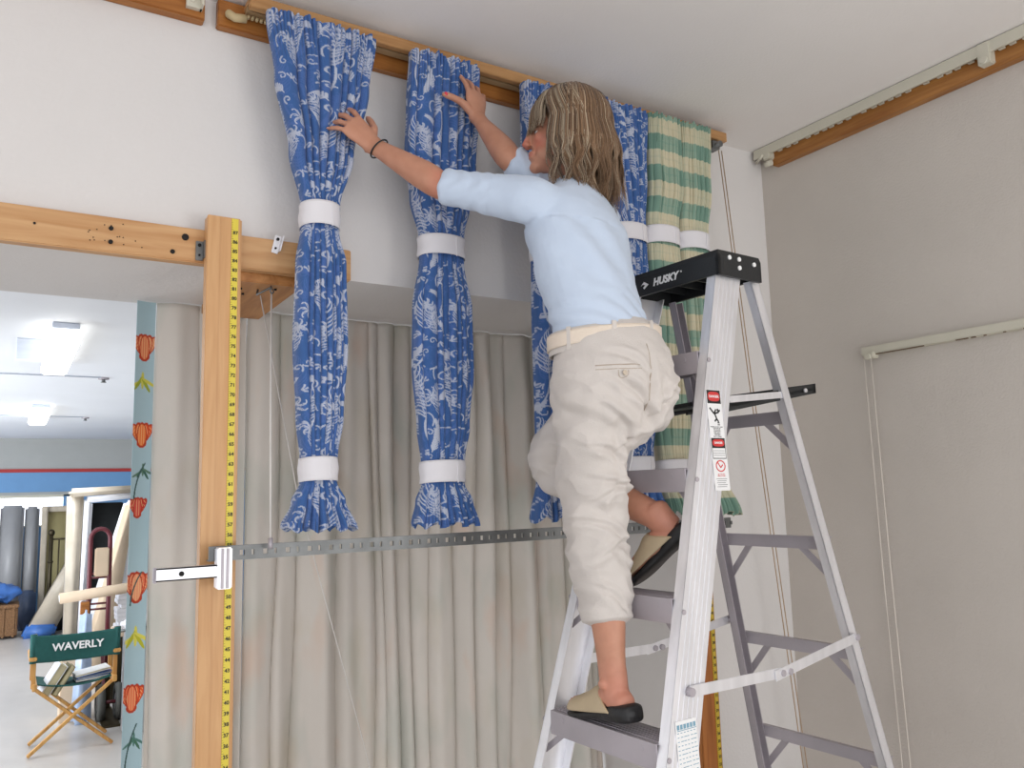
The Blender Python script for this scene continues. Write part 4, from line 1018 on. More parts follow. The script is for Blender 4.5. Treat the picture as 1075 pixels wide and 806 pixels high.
M_trous = mat('stone_cotton_twill', (207, 200, 194), .85, noise_amt=.035, noise_scale=7, bump=.25, bump_scale=300, sheen=.15)
M_belt = mat('cream_webbing', (226, 212, 196), .8, noise_amt=.03, bump=.3, bump_scale=300)
M_clog = mat('tan_suede', (194, 176, 146), .8, noise_amt=.06, noise_scale=20, bump=.1, bump_scale=200)
M_sole = mat('black_rubber_sole', (26, 26, 28), .5, noise_amt=.15, noise_scale=20, bump=.15, bump_scale=90)

def smooth_path(pts, n):
    """Catmull-Rom through rows of (x, y, z, a, b ...)"""
    P = np.array(pts, float); P = np.vstack([2*P[0]-P[1], P, 2*P[-1]-P[-2]]); out = []
    m = len(P)-3
    for s in np.linspace(0, m, n):
        i = min(int(s), m-1); t = s-i; p0, p1, p2, p3 = P[i:i+4]
        out.append(.5*((2*p1)+(-p0+p2)*t+(2*p0-5*p1+4*p2-p3)*t*t+(-p0+3*p1-3*p2+p3)*t**3))
    return np.array(out)
def limb(mb, pts, lat=(1, 0, 0), n=24, seg=None, cap=True):
    """closed loft along points (x, y, z, half width along lat, half depth)"""
    Q = smooth_path(pts, seg or max(8, len(pts)*6)); rings = []
    lat = Vector(lat)
    for i, q in enumerate(Q):
        a = Q[max(0, i-1)][:3]; b = Q[min(len(Q)-1, i+1)][:3]; t = Vector(b-a).normalized()
        l = (lat-t*lat.dot(t)).normalized(); d = t.cross(l); c = Vector(q[:3])
        rings.append([c+l*q[3]*math.cos(2*PI*j/n)+d*q[4]*math.sin(2*PI*j/n) for j in range(n)])
    if cap:
        for e, s in ((0, -1), (len(rings)-1, 1)):
            c = sum(rings[e], Vector())/n; t = (Vector(Q[-1][:3])-Vector(Q[-2][:3])).normalized() if s > 0 else (Vector(Q[0][:3])-Vector(Q[1][:3])).normalized()
            r = min(Q[e][3], Q[e][4]); new = []
            for k in (.5, .85):
                new.append([c+t*r*k*.6+(p-c)*math.sqrt(1-k*k) for p in rings[e]])
            rings = (new[::-1]+rings) if s < 0 else (rings+new)
            if s < 0: pass
    mb.loft(rings)
    return rings
def fuse(mb, name, m, parent, voxel, smooth=2, sculpt=None, dye=None, smooth_factor=.5):
    """union of overlapping closed pieces into one continuous skin"""
    me = mb.mesh('tmp'); bm = bmesh.new(); bm.from_mesh(me); bmesh.ops.recalc_face_normals(bm, faces=bm.faces[:]); bm.to_mesh(me); bm.free()
    o = bpy.data.objects.new('tmp', me); COL.objects.link(o)
    r = o.modifiers.new('r', 'REMESH'); r.mode = 'VOXEL'; r.voxel_size = voxel; r.use_smooth_shade = True
    s = o.modifiers.new('s', 'SMOOTH'); s.iterations = smooth; s.factor = smooth_factor
    dg = bpy.context.evaluated_depsgraph_get(); ev = o.evaluated_get(dg)
    out = bpy.data.meshes.new_from_object(ev); bpy.data.objects.remove(o); bpy.data.meshes.remove(me)
    out.name = name; out.materials.clear(); out.materials.append(m)
    N_ = len(out.vertices); co = np.zeros(N_*3); out.vertices.foreach_get('co', co); co = co.reshape(-1, 3)
    if sculpt:
        no = np.zeros(N_*3); out.vertex_normals.foreach_get('vector', no); no = no.reshape(-1, 3)
        co = co+no*sculpt(co, no)[:, None]; out.vertices.foreach_set('co', co.reshape(-1)); out.update()
    if dye is not None:
        at = out.color_attributes.new('dye', 'FLOAT_COLOR', 'POINT'); cc = np.ones((N_, 4), np.float32); cc[:, :3] = dye(co); at.data.foreach_set('color', cc.reshape(-1))
    out.polygons.foreach_set('use_smooth', np.ones(len(out.polygons), bool))
    ob = bpy.data.objects.new(name, out); COL.objects.link(ob)
    if parent is not None: ob.parent = parent; out.transform(world_of(parent).inverted())
    return ob

woman = empty('person', (1.25, 1.62, .95), 'woman on the stepladder in pale blue shirt and stone trousers, reaching for the curtains', 'person')

# joints
HIP_L, HIP_R = Vector((1.215, 1.625, 1.78)), Vector((1.385, 1.625, 1.78))
KN_L, AN_L = Vector((1.252, 1.665, 1.44)), Vector((1.245, 1.585, 1.055))
KN_R, AN_R = Vector((1.315, 1.91, 1.585)), Vector((1.425, 1.595, 1.435))
SH_L, SH_R = Vector((1.115, 1.675, 2.255)), Vector((1.420, 1.785, 2.29))
EL_L, WR_L = Vector((.940, 1.835, 2.318)), Vector((.812, 1.985, 2.460))
EL_R, WR_R = Vector((1.176, 1.865, 2.448)), Vector((1.148, 1.995, 2.618))
NECK, HC = Vector((1.285, 1.725, 2.335)), Vector((1.285, 1.758, 2.500))

body = MB()
# trunk, neck
limb(body, [(1.30, 1.615, 1.76, .12, .085), (1.297, 1.632, 1.92, .110, .080), (1.29, 1.675, 2.12, .125, .09), (1.285, 1.705, 2.24, .14, .085), (1.285, 1.715, 2.30, .085, .065)], (.96, .28, 0))
limb(body, [(1.286, 1.718, 2.27, .060, .060), (1.285, 1.728, 2.34, .050, .052), (1.282, 1.75, 2.43, .052, .056)], (1, 0, 0))
# legs
def lp(v, a, b=None): return (v.x, v.y, v.z, a, b or a)
mid = lambda a, b, t: a+(b-a)*t
limb(body, [lp(HIP_L+Vector((.02, 0, 0)), .062), lp(mid(HIP_L, KN_L, .5), .055), lp(KN_L, .046), (1.256, 1.638, 1.33, .050, .052), (1.254, 1.610, 1.22, .044, .046), (1.247, 1.592, 1.12, .034, .037), (1.245, 1.585, 1.06, .031, .036)], (1, 0, 0))
limb(body, [lp(HIP_R+Vector((-.01, 0, 0)), .062), lp(mid(HIP_R, KN_R, .5)+Vector((.01, 0, .01)), .052), lp(KN_R+Vector((.005, -.02, -.0)), .044), lp(mid(KN_R, AN_R, .35)+Vector((.01, -.01, -.010)), .045), lp(mid(KN_R, AN_R, .75), .040), lp(AN_R, .034)], (1, .3, 0))
# feet: heel, instep, toe
def foot(an, heel, ball, toe, lat):
    limb(body, [(*heel, .028, .026), (*(heel+(ball-heel)*.25+Vector((0, 0, .014))), .032, .033), (*(heel+(ball-heel)*.62+Vector((0, 0, .010))), .036, .026), (*ball, .043, .019), (*toe, .032, .011)], lat)
    limb(body, [(*(an+Vector((0, 0, .03))), .032, .036), (*(heel+(ball-heel)*.22+Vector((0, 0, .012))), .032, .034), (*(heel+Vector((0, 0, .004))), .026, .028)], lat)
    body.ellipsoid(an+Vector(lat).normalized()*.030, (.011, .013, .013), None, 12, 8); body.ellipsoid(an-Vector(lat).normalized()*.030, (.011, .013, .013), None, 12, 8)
FL = dict(heel=Vector((1.248, 1.548, 1.013)), ball=Vector((1.262, 1.700, .985)), toe=Vector((1.264, 1.755, .982)))
foot(AN_L, FL['heel'], FL['ball'], FL['toe'], (1, -.05, 0))
FR = dict(heel=Vector((1.452, 1.570, 1.408)), ball=Vector((1.412, 1.672, 1.312)), toe=Vector((1.402, 1.705, 1.283)))
limb(body, [(*(AN_R+Vector((-.006, .010, .02))), .034, .038), (*AN_R, .033, .040), (*FR['heel'], .030, .028)], (1, .4, 0))
limb(body, [(*FR['heel'], .030, .027), (*mid(FR['heel'], FR['ball'], .35), .035, .038), (*mid(FR['heel'], FR['ball'], .7), .038, .030), (*FR['ball'], .042, .020), (*FR['toe'], .034, .012)], (1, .35, .1))
# arms
def arm(sh, el, wr, lat=(0, 0, 1)):
    limb(body, [lp(sh, .052), lp(mid(sh, el, .3), .046), lp(mid(sh, el, .75), .038), lp(el, .037, .036), lp(mid(el, wr, .25), .040, .037), lp(mid(el, wr, .6), .033, .029), lp(mid(el, wr, .9), .026, .020), lp(wr, .026, .019), lp(wr+(wr-el).normalized()*.02, .030, .017)], lat)
arm(SH_L, EL_L, WR_L, (.4, 0, 1)); arm(SH_R, EL_R, WR_R, (1, 0, .2))
# hands.  d = towards the knuckles, s = towards the thumb, n = back of the hand
nails = []
def hand(wr, d, s, fingers, thumb, curl_n):
    d = d.normalized(); s = (s-d*s.dot(d)).normalized(); n = Vector(curl_n); n = (n-d*n.dot(d)-s*n.dot(s)).normalized()
    # palm
    Pm = lambda a, b, c: wr+d*a+s*b+n*c
    limb(body, [(*Pm(-.012, 0, 0), .026, .018), (*Pm(.02, .001, 0), .032, .016), (*Pm(.055, 0, 0), .039, .0145), (*Pm(.082, -.002, 0), .038, .011)], tuple(s), n=20)
    for k, (off, ln, spread, c0, c1) in enumerate(fingers):
        p = Pm(.078-(.004 if k in (0,) else .010 if k == 3 else 0), off, .002); r0 = (.0085, .0088, .0083, .0072)[k]
        dirv = (d*math.cos(spread)+s*math.sin(spread)).normalized(); pts = [p-dirv*.02]; rad = [r0*1.08]; ang = 0; cur = p
        pts.append(cur.copy()); rad.append(r0*1.05)
        for j, (fr, cc) in enumerate(((.45, c0), (.30, c1), (.25, c1*.7))):
            ang += cc; v = dirv*math.cos(ang)-n*math.sin(ang)
            nxt = cur+v*ln*fr; pts.append((cur+nxt)/2); rad.append(r0*(.96-.07*j)); pts.append(nxt); rad.append(r0*(.98-.1*j)); cur = nxt
        rad[-1] = r0*.62; Q = smooth_path([(*q, r) for q, r in zip(pts, rad)], 26)
        body.tube([q[:3] for q in Q], [float(q[3]) for q in Q], 14)
        body.ellipsoid(Vector(Q[-1][:3]), (r0*.62,)*3, None, 10, 8)
        nails.append((Vector(Q[-2][:3])+(dirv*math.sin(ang)*0+ (dirv*math.sin(ang)+n*math.cos(ang)))*r0*.60, (dirv*math.cos(ang)-n*math.sin(ang)), s, r0))
    p = Pm(.018, .026, -.002); pts = [Pm(.005, .012, -.002)]; rad = [.013]
    cur = p; 
    for j, (ln, a, c) in enumerate(thumb):
        v = (s*math.cos(a)+d*math.sin(a)-n*c).normalized(); nxt = cur+v*ln
        pts.append((cur+nxt)/2); rad.append((.0128, .0105, .0098)[j]); pts.append(nxt); rad.append((.0112, .0100, .0070)[j]); cur = nxt
    Q = smooth_path([(*q, r) for q, r in zip(pts, rad)], 26)
    body.tube([q[:3] for q in Q], [float(q[3]) for q in Q], 14); body.ellipsoid(Vector(Q[-1][:3]), (.0070,)*3, None, 10, 8)
    nails.append((Vector(Q[-2][:3])+n*.0068, v, s if abs(v.dot(s)) < .7 else d, .0098))
    return cur
dL = Vector((-.62, .20, .66)); sL = Vector((.35, .1, .8))
hand(WR_L+(WR_L-EL_L).normalized()*.018, dL, sL,
     [(.028, .070, .42, .35, .35), (.009, .076, .12, .45, .40), (-.010, .070, -.12, .55, .45), (-.028, .058, -.40, .35, .35)],
     [(.034, .55, .35), (.030, .95, .45), (.024, 1.1, .55)], (0, -1, 0))
dR = Vector((.02, .12, 1)); sR = Vector((-1, -.2, 0))
hand(WR_R+(WR_R-EL_R).normalized()*.018, dR, sR,
     [(.028, .070, .12, .22, .22), (.009, .076, -.10, .30, .30), (-.010, .070, -.28, .35, .35), (-.028, .058, -.48, .35, .35)],
     [(.036, .42, .05), (.032, .12, .05), (.027, -.02, .10)], (0, -1, 0))
# head: local frame f = where the face looks, l = her left, u = up
f_ = Vector((-.86, .49, .05)).normalized(); l_ = Vector((0, 0, 1)).cross(f_).normalized(); u_ = f_.cross(l_)
HM = Matrix(((f_.x, l_.x, u_.x, HC.x), (f_.y, l_.y, u_.y, HC.y), (f_.z, l_.z, u_.z, HC.z), (0, 0, 0, 1)))
body.ellipsoid((-.012, 0, .030), (.093, .074, .088), HM, 28, 20)
body.ellipsoid((.028, 0, -.020), (.064, .060, .080), HM, 24, 18)
body.ellipsoid((.052, 0, -.072), (.040, .040, .034), HM, 20, 14)
body.ellipsoid((.078, 0, -.094), (.018, .021, .016), HM, 16, 12)
body.ellipsoid((.070, .0, .030), (.026, .052, .020), HM, 18, 12)
for sgn in (-1, 1):
    body.ellipsoid((.062, sgn*.034, -.020), (.024, .020, .022), HM, 16, 12)
    body.ellipsoid((.0, sgn*.073, -.010), (.017, .008, .028), HM, 14, 12)
    body.ellipsoid((.010, sgn*.078, .006), (.010, .005, .012), HM, 12, 10)
    body.ellipsoid((.074, sgn*.028, .006), (.012, .015, .010), HM, 14, 10)
    body.ellipsoid((.030, sgn*.030, -.062), (.050, .030, .034), HM, 20, 14)
body.tube([HM @ Vector(q) for q in ((.084, 0, .016), (.098, 0, -.004), (.107, 0, -.026))], [.009, .0095, .010], 14)
body.ellipsoid((.107, 0, -.028), (.0115, .011, .009), HM, 14, 10)
for sgn in (-1, 1): body.ellipsoid((.102, sgn*.011, -.032), (.009, .007, .007), HM, 12, 10)
body.ellipsoid((.089, 0, -.056), (.011, .024, .0058), HM, 16, 10); body.ellipsoid((.088, 0, -.067), (.011, .020, .0062), HM, 16, 10)
def skin_dye(co):
    c = np.tile(np.array(lin((194, 140, 114))), (len(co), 1)); red = np.array(lin((206, 104, 88))); pink = np.array(lin((216, 146, 126)))
    tan = np.array(lin((192, 134, 100)))
    hm = np.array(HM.inverted()); lc = co @ hm[:3, :3].T+hm[:3, 3]
    def blend(d, r, col, amt=1):
        k = (np.clip(1-d/r, 0, 1)**.8*amt)[:, None]; np.copyto(c, c+(col-c)*k)
    blend(np.linalg.norm(lc-np.array((.116, 0, -.028)), axis=1), .028, red, .8)
    for sg in (-1, 1):
        blend(np.linalg.norm(lc-np.array((.07, sg*.04, -.035)), axis=1), .035, red, .55)
        blend(np.linalg.norm(lc-np.array((.0, sg*.078, -.008)), axis=1), .034, np.array(lin((214, 90, 74))), .8)
    blend(np.linalg.norm((lc-np.array((.092, 0, -.061)))*np.array((1, .5, 1.5)), axis=1), .015, np.array(lin((186, 84, 80))), .9)
    blend(np.abs(co-np.array(EL_L)).max(1), .05, red, .45)
    for p in (AN_L, AN_R, FL['heel'], FR['heel']): blend(np.linalg.norm(co-np.array(p), axis=1), .07, pink, .6)
    for w_ in (WR_L, WR_R): blend(np.linalg.norm(co-np.array(w_), axis=1), .03, tan, .3)
    return c
BODY = fuse(body, 'body', M_skin, woman, .0032, 5, None, skin_dye)
# eyes, brows, nails
ey = MB()
for sgn in (-1, 1):
    e_ = MB().ellipsoid((.0725, sgn*.030, -.004), (.0115, .0110, .0065), HM, 18, 12).build('eye', mat('eye_white', (230, 226, 220), .2), BODY)
    MB().ellipsoid((.0825, sgn*.0305, -.004), (.0024, .0048, .0048), HM, 14, 8).build('iris', mat('grey_iris', (86, 96, 104), .2), e_)
for k, (p, v, s_, r0) in enumerate(nails):
    q = frame(p, v, s_); MB().ellipsoid((0, 0, 0), (.0062, r0*.62, .0016), q, 12, 6).build('nail', mat('red_nail', (214, 70, 84), .25) if k == 9 else mat('natural_nail', (222, 168, 150), .3), BODY)

# ---- shirt
sh = MB(); LAT = (.955, .295, 0)
limb(sh, [(1.296, 1.632, 1.890, .142, .104), (1.290, 1.636, 1.935, .146, .103), (1.280, 1.660, 2.03, .152, .110), (1.276, 1.685, 2.13, .166, .114), (1.278, 1.705, 2.21, .172, .110), (1.283, 1.715, 2.275, .150, .085), (1.283, 1.722, 2.312, .098, .066), (1.283, 1.728, 2.335, .062, .060)], LAT, n=36, seg=50)
def sleeve(s0, el, wr, cut):
    a = mid(s0, el, -.05); 
    e2 = mid(el, wr, .02); el = mid(s0, el, .86); e2 = mid(el, Vector(EL_L if s0 is SH_L else EL_R), .95)
    limb(sh, [(*mid(s0, Vector((1.285, 1.71, 2.24)), .42), .062, .060), lp(s0, .064, .060), lp(mid(s0, el, .35), .058, .054), lp(mid(s0, el, .75), .050, .047), lp(el, .049, .046), lp(e2, .047, .044)], (.3, 0, 1), n=28)
sleeve(SH_L, EL_L, WR_L, .07); sleeve(SH_R, EL_R, WR_R, .06)
def wr_noise(co, sc, off): 
    return np.array([noise.noise(Vector((p[0]*sc[0]+off, p[1]*sc[1], p[2]*sc[2]))) for p in co])
def ridge(t, w=.25): return np.exp(-(t/w)**2)
def shirt_sculpt(co, no):
    d = .0035*wr_noise(co, (9, 9, 16), 3)+.0015*wr_noise(co, (30, 30, 50), 8)
    x, y, z = co.T; tor = (np.abs(x-1.29) < .19) & (z < 2.2)
    # gathered folds above the belt, slanting up towards her left side
    s = z+.35*(x-1.15)-.15*y
    g = np.clip((2.03-z)/.10, 0, 1)*tor
    d += g*.008*np.abs(np.sin(s*68+2.2*np.sin(x*14)))**1.5
    # long drag folds from the left armpit down the back
    s2 = (x-1.13)*.85+(z-2.20)*.52
    d += .006*tor*np.clip((z-1.98)/.1, 0, 1)*np.sin(s2*62+1.3*np.sin(z*9))*np.exp(-((x-1.20)/.13)**2)
    # sleeve rucks near the elbow
    for el, s0 in ((EL_L, SH_L), (EL_R, SH_R)):
        ax = np.array((Vector(el)-Vector(s0)).normalized()); t = (co-np.array(el)) @ ax
        d += np.where((np.abs(t) < .14) & (np.linalg.norm(co-np.array(el), axis=1) < .16), .0015*np.sin(t*140+5*np.sin(z*33+x*20)), 0)
    return d
SHIRT = fuse(sh, 'shirt', M_shirt, woman, .0048, 4, shirt_sculpt)
# ---- trousers
tr = MB()
limb(tr, [(1.302, 1.628, 1.665, .110, .090), (1.302, 1.610, 1.71, .160, .128), (1.302, 1.600, 1.77, .170, .142), (1.302, 1.612, 1.84, .162, .128), (1.300, 1.628, 1.905, .150, .108)], (1, 0, 0), n=36, seg=30)
for cx in (1.225, 1.375): tr.ellipsoid((cx+.004, 1.560, 1.765), (.080, .078, .088), None, 24, 16)
limb(tr, [(1.228, 1.618, 1.80, .086, .100), (1.236, 1.625, 1.68, .093, .106), (1.250, 1.640, 1.56, .086, .094), (1.258, 1.650, 1.45, .080, .084), (1.261, 1.643, 1.34, .076, .077), (1.259, 1.625, 1.26, .068, .070), (1.257, 1.612, 1.195, .062, .066)], (1, 0, 0), n=32, seg=50)
limb(tr, [(1.378, 1.628, 1.79, .088, .100), (1.360, 1.72, 1.735, .088, .092), (1.335, 1.83, 1.675, .078, .082), (1.312, 1.905, 1.615, .066, .070), (1.318, 1.900, 1.560, .058, .062), (1.345, 1.83, 1.530, .060, .058), (1.376, 1.745, 1.505, .060, .058)], (1, .2, 0), n=32, seg=50)
CREASES = [(598, 396, 655, 446, .009, .010), (590, 424, 642, 474, .008, .009), (652, 442, 702, 398, .009, .013), (662, 398, 650, 444, .008, .007), (588, 466, 632, 484, .007, .008),
    (598, 498, 658, 522, .008, .009), (588, 538, 642, 562, .007, .008), (602, 582, 657, 560, .008, .008), (596, 602, 632, 632, .007, .006), (598, 372, 640, 396, .008, .007), (618, 476, 657, 452, .007, .008),
    (640, 584, 655, 640, .007, .006), (672, 366, 696, 384, .007, .006), (612, 440, 622, 520, .010, .006), (604, 520, 650, 500, .006, .006)]
def trous_sculpt(co, no):
    x, y, z = co.T
    zz = z+.35*(x-1.25); cw = np.stack([x, y, zz], 1)
    cw2 = np.stack([x-.5*z, y, z+.6*(x-1.25)], 1)
    rdg = lambda c, s, o: (.5-np.abs(wr_noise(c, s, o))*2.4)
    msk = np.clip((1.86-z)/.1, 0, 1)
    d = .006*wr_noise(co, (7, 7, 9), 1)+.0062*rdg(cw, (9, 9, 17), 5)*msk+.0052*rdg(cw2, (15, 10, 19), 15)*msk+.0016*wr_noise(cw, (26, 26, 44), 9)
    # folds radiating from behind the knee and from the crotch
    leg = np.clip((1.72-z)/.1, 0, 1)*np.clip((z-1.22)/.08, 0, 1)
    s = z*1.0+.55*(x-1.25)
    d += leg*.0022*np.sin(s*58+2.4*np.sin(x*22)+1.2*np.sin(z*13))*(.4+.6*np.exp(-((z-1.50)/.13)**2))
    # long creases, each a valley with a ridge beside it
    for (x0, y0, x1, y1, w_, dp) in CREASES:
        ax_, az_ = 1.30+(x0-640)/413, 1.78-(y0-397)/413; bx_, bz_ = 1.30+(x1-640)/413, 1.78-(y1-397)/413
        L_ = math.hypot(bx_-ax_, bz_-az_); tx, tz = (bx_-ax_)/L_, (bz_-az_)/L_
        t_ = ((x-ax_)*tx+(z-az_)*tz)/L_; s_ = -(x-ax_)*tz+(z-az_)*tx-.012*np.sin(PI*np.clip(t_, 0, 1))
        fade = np.clip(np.sin(PI*np.clip((t_+.12)/1.24, 0, 1)), 0, 1)**.7*np.clip((1.70-y)/.04, 0, 1)
        d += dp*fade*(-np.exp(-(s_/w_)**2)+.75*np.exp(-((s_-1.9*w_)/(1.1*w_))**2)+.3*np.exp(-((s_+1.9*w_)/(1.2*w_))**2))
    # seat: smooth pull lines from the crotch outward
    r_ = np.hypot(x-1.315, (z-1.665)); a = np.arctan2(z-1.665, x-1.315)
    d += .0035*np.sin(a*9+.8)*np.exp(-((r_-.10)/.05)**2)*(y < 1.62)
    # crease between the two seat halves and under them
    d -= .016*np.exp(-((x-1.308)/.012)**2)*(z < 1.86)*(z > 1.655)*(y < 1.60)*np.clip((1.86-z)/.1, 0, 1)
    lo = np.clip((z-1.20)/.03, 0, 1); d *= .35+.65*lo
    d += .002*np.exp(-((z-1.222)/.004)**2)*(y < 1.8)
    return d
TROUS = fuse(tr, 'trousers', M_trous, woman, .0042, 5, trous_sculpt)
def ring_part(name, m, z0, z1, rx, ry, cx, cy, parent, tiltx=0, tilty=0, th=.003, n=72, r=1):
    tb = np.linspace(0, 2*PI, n, endpoint=False); zz = np.linspace(z1, z0, 7); T, Z = np.meshgrid(tb, zz)
    X = cx+rx*np.cos(T); Y = cy+ry*np.sin(T); Z2 = Z+tiltx*np.cos(T)+tilty*np.sin(T)
    o = grid_object(name, np.stack([X, Y, Z2], -1), m, parent, wrap=True); sd = o.modifiers.new('thickness', 'SOLIDIFY'); sd.thickness = th; return o
BELT = ring_part('belt', M_belt, 1.876, 1.912, .160, .117, 1.298, 1.628, woman, .014, -.006, .004)
ring_part('waistband', M_trous, 1.862, 1.918, .157, .114, 1.298, 1.628, TROUS, .014, -.006, .002)
lp_ = MB()
for a in (-1.95, -1.20, -2.75, -.35):
    x, y = 1.300+.163*math.cos(a), 1.628+.120*math.sin(a); t_ = Vector((-math.sin(a)*.16, math.cos(a)*.118, 0)).normalized()
    zc = 1.893+.014*math.cos(a)-.006*math.sin(a)
    lp_.box((-.006, -.003, -.030), (.006, .003, .028), frame((x, y, zc), t_, (0, 0, 1)) @ Matrix.Rotation(-PI/2, 4, 'X') if False else Matrix.Translation((x, y, zc)) @ Matrix.Rotation(math.atan2(t_.y, t_.x), 4, 'Z'), .001)
lp_.each('belt_loop', M_trous, TROUS)
# welt pocket with a buttoned tab on the left seat half
pk = MB(); 
def seat_pt(x, z, off=.004):
    hit, loc, nor, idx = TROUS.ray_cast(TROUS.matrix_world.inverted() @ Vector((0, 0, 0)), Vector((0, 1, 0))) if False else (False, None, None, None)
    return None
from mathutils.bvhtree import BVHTree
tm = TROUS.data; off_ = world_of(TROUS).translation
bv = BVHTree.FromPolygons([v.co for v in tm.vertices], [tuple(p.vertices) for p in tm.polygons])
def on_seat(x, z, off=.001):
    h, nrm, i, d = bv.ray_cast(Vector((x, 1.0, z))-off_, Vector((0, 1, 0)), 2.0)
    return (h+off_-Vector((0, off, 0))) if h is not None else Vector((x, 1.5, z))
pw = MB(); pw.tube([on_seat(x, 1.805+.012*(x-1.19), -.0005) for x in np.linspace(1.175, 1.275, 12)], .0016, 6); pw.tube([on_seat(x, 1.795+.012*(x-1.19), -.0005) for x in np.linspace(1.175, 1.275, 12)], .0012, 6); pw.build('pocket_welt', mat('seam_thread', (178, 164, 150), .9), TROUS)
pb = on_seat(1.228, 1.785, .002); MB().cyl(pb, pb+Vector((0, -.003, 0)), .0065, 16).build('pocket_button', mat('horn_button', (196, 182, 164), .4), TROUS)
pw = MB(); pw.tube([on_seat(1.228+.012*math.cos(a), 1.792+.018*math.sin(a), -.0005) for a in np.linspace(PI, 2*PI, 10)], .0014, 6); pw.build('pocket_tab', mat('seam_thread_2', (184, 170, 156), .9), TROUS)
pw = MB(); pw.tube([on_seat(1.309, z, -.0006) for z in np.linspace(1.862, 1.70, 14)], .0016, 6); pw.build('seat_seam', mat('seam_thread_3', (176, 162, 148), .9), TROUS)

# ---- clogs
def clog(heel, ball, toe, lat, upn, label):
    h, b_, t = Vector(heel), Vector(ball), Vector(toe); lat = Vector(lat).normalized(); ax = (t-h).normalized(); upn = Vector(upn); upn = (upn-ax*upn.dot(ax)).normalized()
    lat = ax.cross(upn).normalized(); L_ = (t-h).length
    C_ = empty('clog', h); C_.parent = woman; C_.location = h-woman.location
    # wedge sole: outline with width per station, top and bottom height
    st_ = [(-.030, .020, .030, -.004), (-.012, .033, .034, -.008), (.03, .036, .034, -.008), (.09, .033, .024, -.006), (.15, .042, .016, -.006), (.19, .044, .012, -.004), (.225, .034, .010, .000), (.242, .014, .012, .005)]
    k_ = L_/.225
    rings = []
    for (a, w_, ht_, hb) in [tuple(q) for q in smooth_path([(a*k_, w_, ht_, hb) for a, w_, ht_, hb in st_], 26)]:
        ring = []
        for j in range(20):
            th = 2*PI*j/20; c_, s_ = math.cos(th), math.sin(th)
            yy = w_*math.copysign(abs(c_)**.6, c_); m_z = (ht_+hb)/2-.014; hh = (ht_-hb)/2
            ring.append(h+ax*a+lat*yy+upn*(m_z-.018+hh*math.copysign(abs(s_)**.5, s_)))
        rings.append(ring)
    MB().loft(rings).build('sole', M_sole, C_)
    # upper: a shell over the forefoot, open at the heel
    us = [(.085, .036, .056), (.105, .040, .055), (.13, .044, .044), (.17, .046, .034), (.205, .040, .025), (.228, .026, .016), (.240, .010, .007)]
    rings = []
    for (a, w_, ht_) in smooth_path([(a*k_, w_, ht_) for a, w_, ht_ in us], 22):
        base = .008; ring = []
        for j in range(25):
            th = PI*j/24; c_ = math.cos(th); s_ = math.sin(th)
            slant = -.062*(1-s_)**1.3*np.clip(1-(a-.075*k_)/.09, 0, 1)
            ring.append(h+ax*(a+slant)+lat*w_*math.copysign(abs(c_)**.85, c_)+upn*(-.016+base*0+ht_*s_**.9))
        rings.append(ring)
    n_ = 25; vs = [p for r in rings for p in r]; fs = [(i*n_+j, i*n_+j+1, (i+1)*n_+j+1, (i+1)*n_+j) for i in range(len(rings)-1) for j in range(n_-1)]
    m_ = MB(); m_.add(vs, fs, True); u = m_.build('upper', M_clog, C_); sd = u.modifiers.new('thickness', 'SOLIDIFY'); sd.thickness = .003; sd.offset = 1
    MB().tube([p for p in rings[0]], .0022, 8).build('collar_piping', mat('piping_tan', (206, 186, 150), .7), u)
    return C_
clog(FL['heel']+Vector((0, -.008, 0)), FL['ball'], FL['toe']+Vector((0, .005, -.004)), (1, 0, 0), (0, 0, 1), '')
clog(FR['heel']+Vector((.006, -.010, .006)), FR['ball'], FR['toe'], (1, 0, 0), (-.25, .55, .8), '')

# bracelet
ax = (WR_L-EL_L).normalized(); c_ = WR_L-ax*.012; a1 = ax.cross(Vector((0, 0, 1))).normalized(); a2 = ax.cross(a1)
MB().tube([c_+a1*.0235*math.cos(t)+a2*.0295*math.sin(t)+ax*.006*math.sin(t) for t in np.linspace(0, 2*PI, 36, endpoint=False)], .0022, 8, closed=True).build('bracelet', M_black, woman)

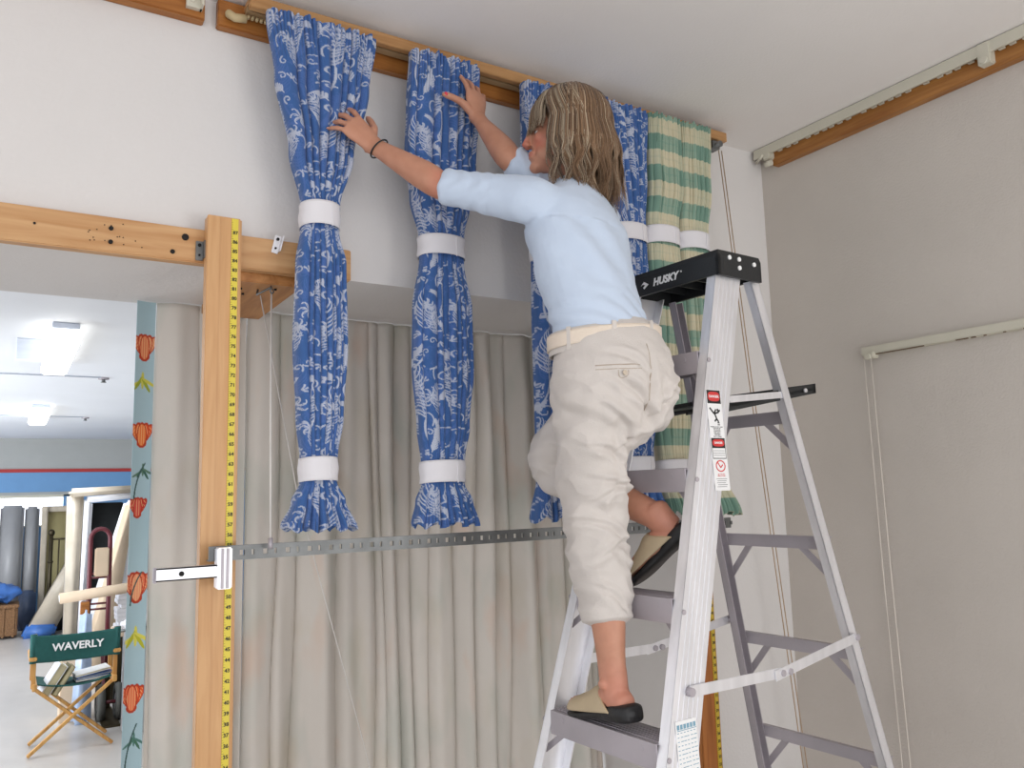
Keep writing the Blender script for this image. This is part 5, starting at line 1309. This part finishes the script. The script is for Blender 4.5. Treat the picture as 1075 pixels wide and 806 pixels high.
# ---- hair: an inner mass plus many separate locks in one object
M_hair = mat_attr('grey_brown_hair', .5, 0, spec=.4, sheen=.1)
hb = MB()
hb.ellipsoid((-.026, 0, .042), (.100, .090, .096), HM, 28, 18)
hb.ellipsoid((-.062, 0, -.030), (.070, .092, .095), HM, 24, 18)
hb.ellipsoid((-.070, 0, -.075), (.058, .086, .060), HM, 24, 16)
CAP = fuse(hb, 'hair', M_hair, woman, .006, 4, lambda co, no: .004*wr_noise(co, (30, 30, 8), 2), lambda co: np.tile(np.array(lin((110, 86, 64))), (len(co), 1)))
V_, F_, Dy = [], [], []
rh = np.random.default_rng(21)
cD, cM, cL = np.array(lin((92, 70, 52))), np.array(lin((136, 108, 82))), np.array(lin((186, 170, 146)))
NS = 7000
for k in range(NS):
    side = rh.choice((-1, 1)); u_r = rh.random()
    kind = 0 if u_r < .13 else 1 if u_r < .30 else 2            # fringe, temple, long back hair
    lay = rh.uniform(0, 1)**.6
    if kind == 0: phi = rh.uniform(0, .75)*side; ln = rh.uniform(.14, .18)
    elif kind == 1: phi = rh.uniform(.55, 1.45)*side; ln = .27+.05*rh.random()
    else: phi = rh.uniform(1.35, PI)*side; ln = .285+.055*rh.random()
    n_ = 18; pts = []; root_a = rh.uniform(.0, 1.0)
    clump = int(abs(phi)*9)+100*side
    for i in range(n_):
        t = i/(n_-1); s_ = t*ln; th = root_a+s_/.115; thc = min(th, 1.68)
        ph = phi+(side*.42*max(0, thc-.7) if kind == 1 else 0)
        rx, ry, rz = .104+.016*lay, .092+.017*lay, .099+.015*lay
        p = np.array((-.020+rx*math.cos(ph)*math.sin(thc), ry*math.sin(ph)*math.sin(thc), .038+rz*math.cos(thc)))
        if th > 1.68:
            dn = (th-1.68)*.115; back = max(0, -math.cos(ph)); fl = .026*math.sin(min(1, dn/.17)*PI*.62)
            p += np.array((math.cos(ph)*fl-.10*dn*back, math.sin(ph)*fl, -dn))
            cu = max(0, dn-.07); q = min(1, cu/.05)*.009
            a_ = cu*60+clump*1.7
            p += np.array((-math.sin(ph)*math.sin(a_), math.cos(ph)*math.sin(a_), .3*math.cos(a_)))*q
            p -= np.array((math.cos(ph), math.sin(ph), 0))*cu*(.45*lay+.15*math.sin(clump*2.3))
        pts.append(p)
    P = np.array(pts)
    if kind == 0:
        P = P[P[:, 2] > -.012+.01*abs(phi)] if (P[:, 2] > -.012).sum() > 6 else P[:7]
    P = P+rh.normal(0, .0013, 3)
    W = (np.array(HM)[:3, :3] @ P.T).T+np.array(HM)[:3, 3]
    r_m = rh.random(); pale = (.80, .60, .10)[kind]+.12*math.sin(clump*1.3)
    base_c = (cL*(1-.4*rh.random())+cM*.2) if r_m < pale*.75 else (cM if r_m < .82 else cD); base_c = base_c*(.85+.3*rh.random())
    r0 = .00065+.00045*rh.random(); m = len(W)
    T = np.gradient(W, axis=0); T /= np.linalg.norm(T, axis=1)[:, None]+1e-9
    A1 = np.cross(T, W-np.array(HC)); A1 /= np.linalg.norm(A1, axis=1)[:, None]+1e-9; A2 = np.cross(T, A1)
    b0 = len(V_)
    for i in range(m):
        tt = i/(m-1); rr_ = r0*(1-.75*tt**3); tipc = base_c*(1-.3*tt)+np.array(lin((150, 112, 76)))*.3*tt if kind == 2 else base_c
        for j in range(3):
            a = 2*PI*j/3; V_.append(W[i]+(A1[i]*math.cos(a)*1.8+A2[i]*math.sin(a)*.8)*rr_); Dy.append(tipc)
    for i in range(m-1):
        for j in range(3):
            a = b0+i*3+j; b_ = b0+i*3+(j+1) % 3; F_.append((a, b_, b_+3, a+3))
me = bpy.data.meshes.new('hair_strands'); me.from_pydata([tuple(v) for v in V_], [], F_)
at = me.color_attributes.new('dye', 'FLOAT_COLOR', 'POINT'); cc = np.ones((len(V_), 4), np.float32); cc[:, :3] = np.array(Dy); at.data.foreach_set('color', cc.reshape(-1))
me.polygons.foreach_set('use_smooth', np.ones(len(F_), bool)); me.materials.append(M_hair)
me.transform(world_of(CAP).inverted())
ho = bpy.data.objects.new('hair_strands', me); COL.objects.link(ho); ho.parent = CAP; ho['kind'] = 'stuff'
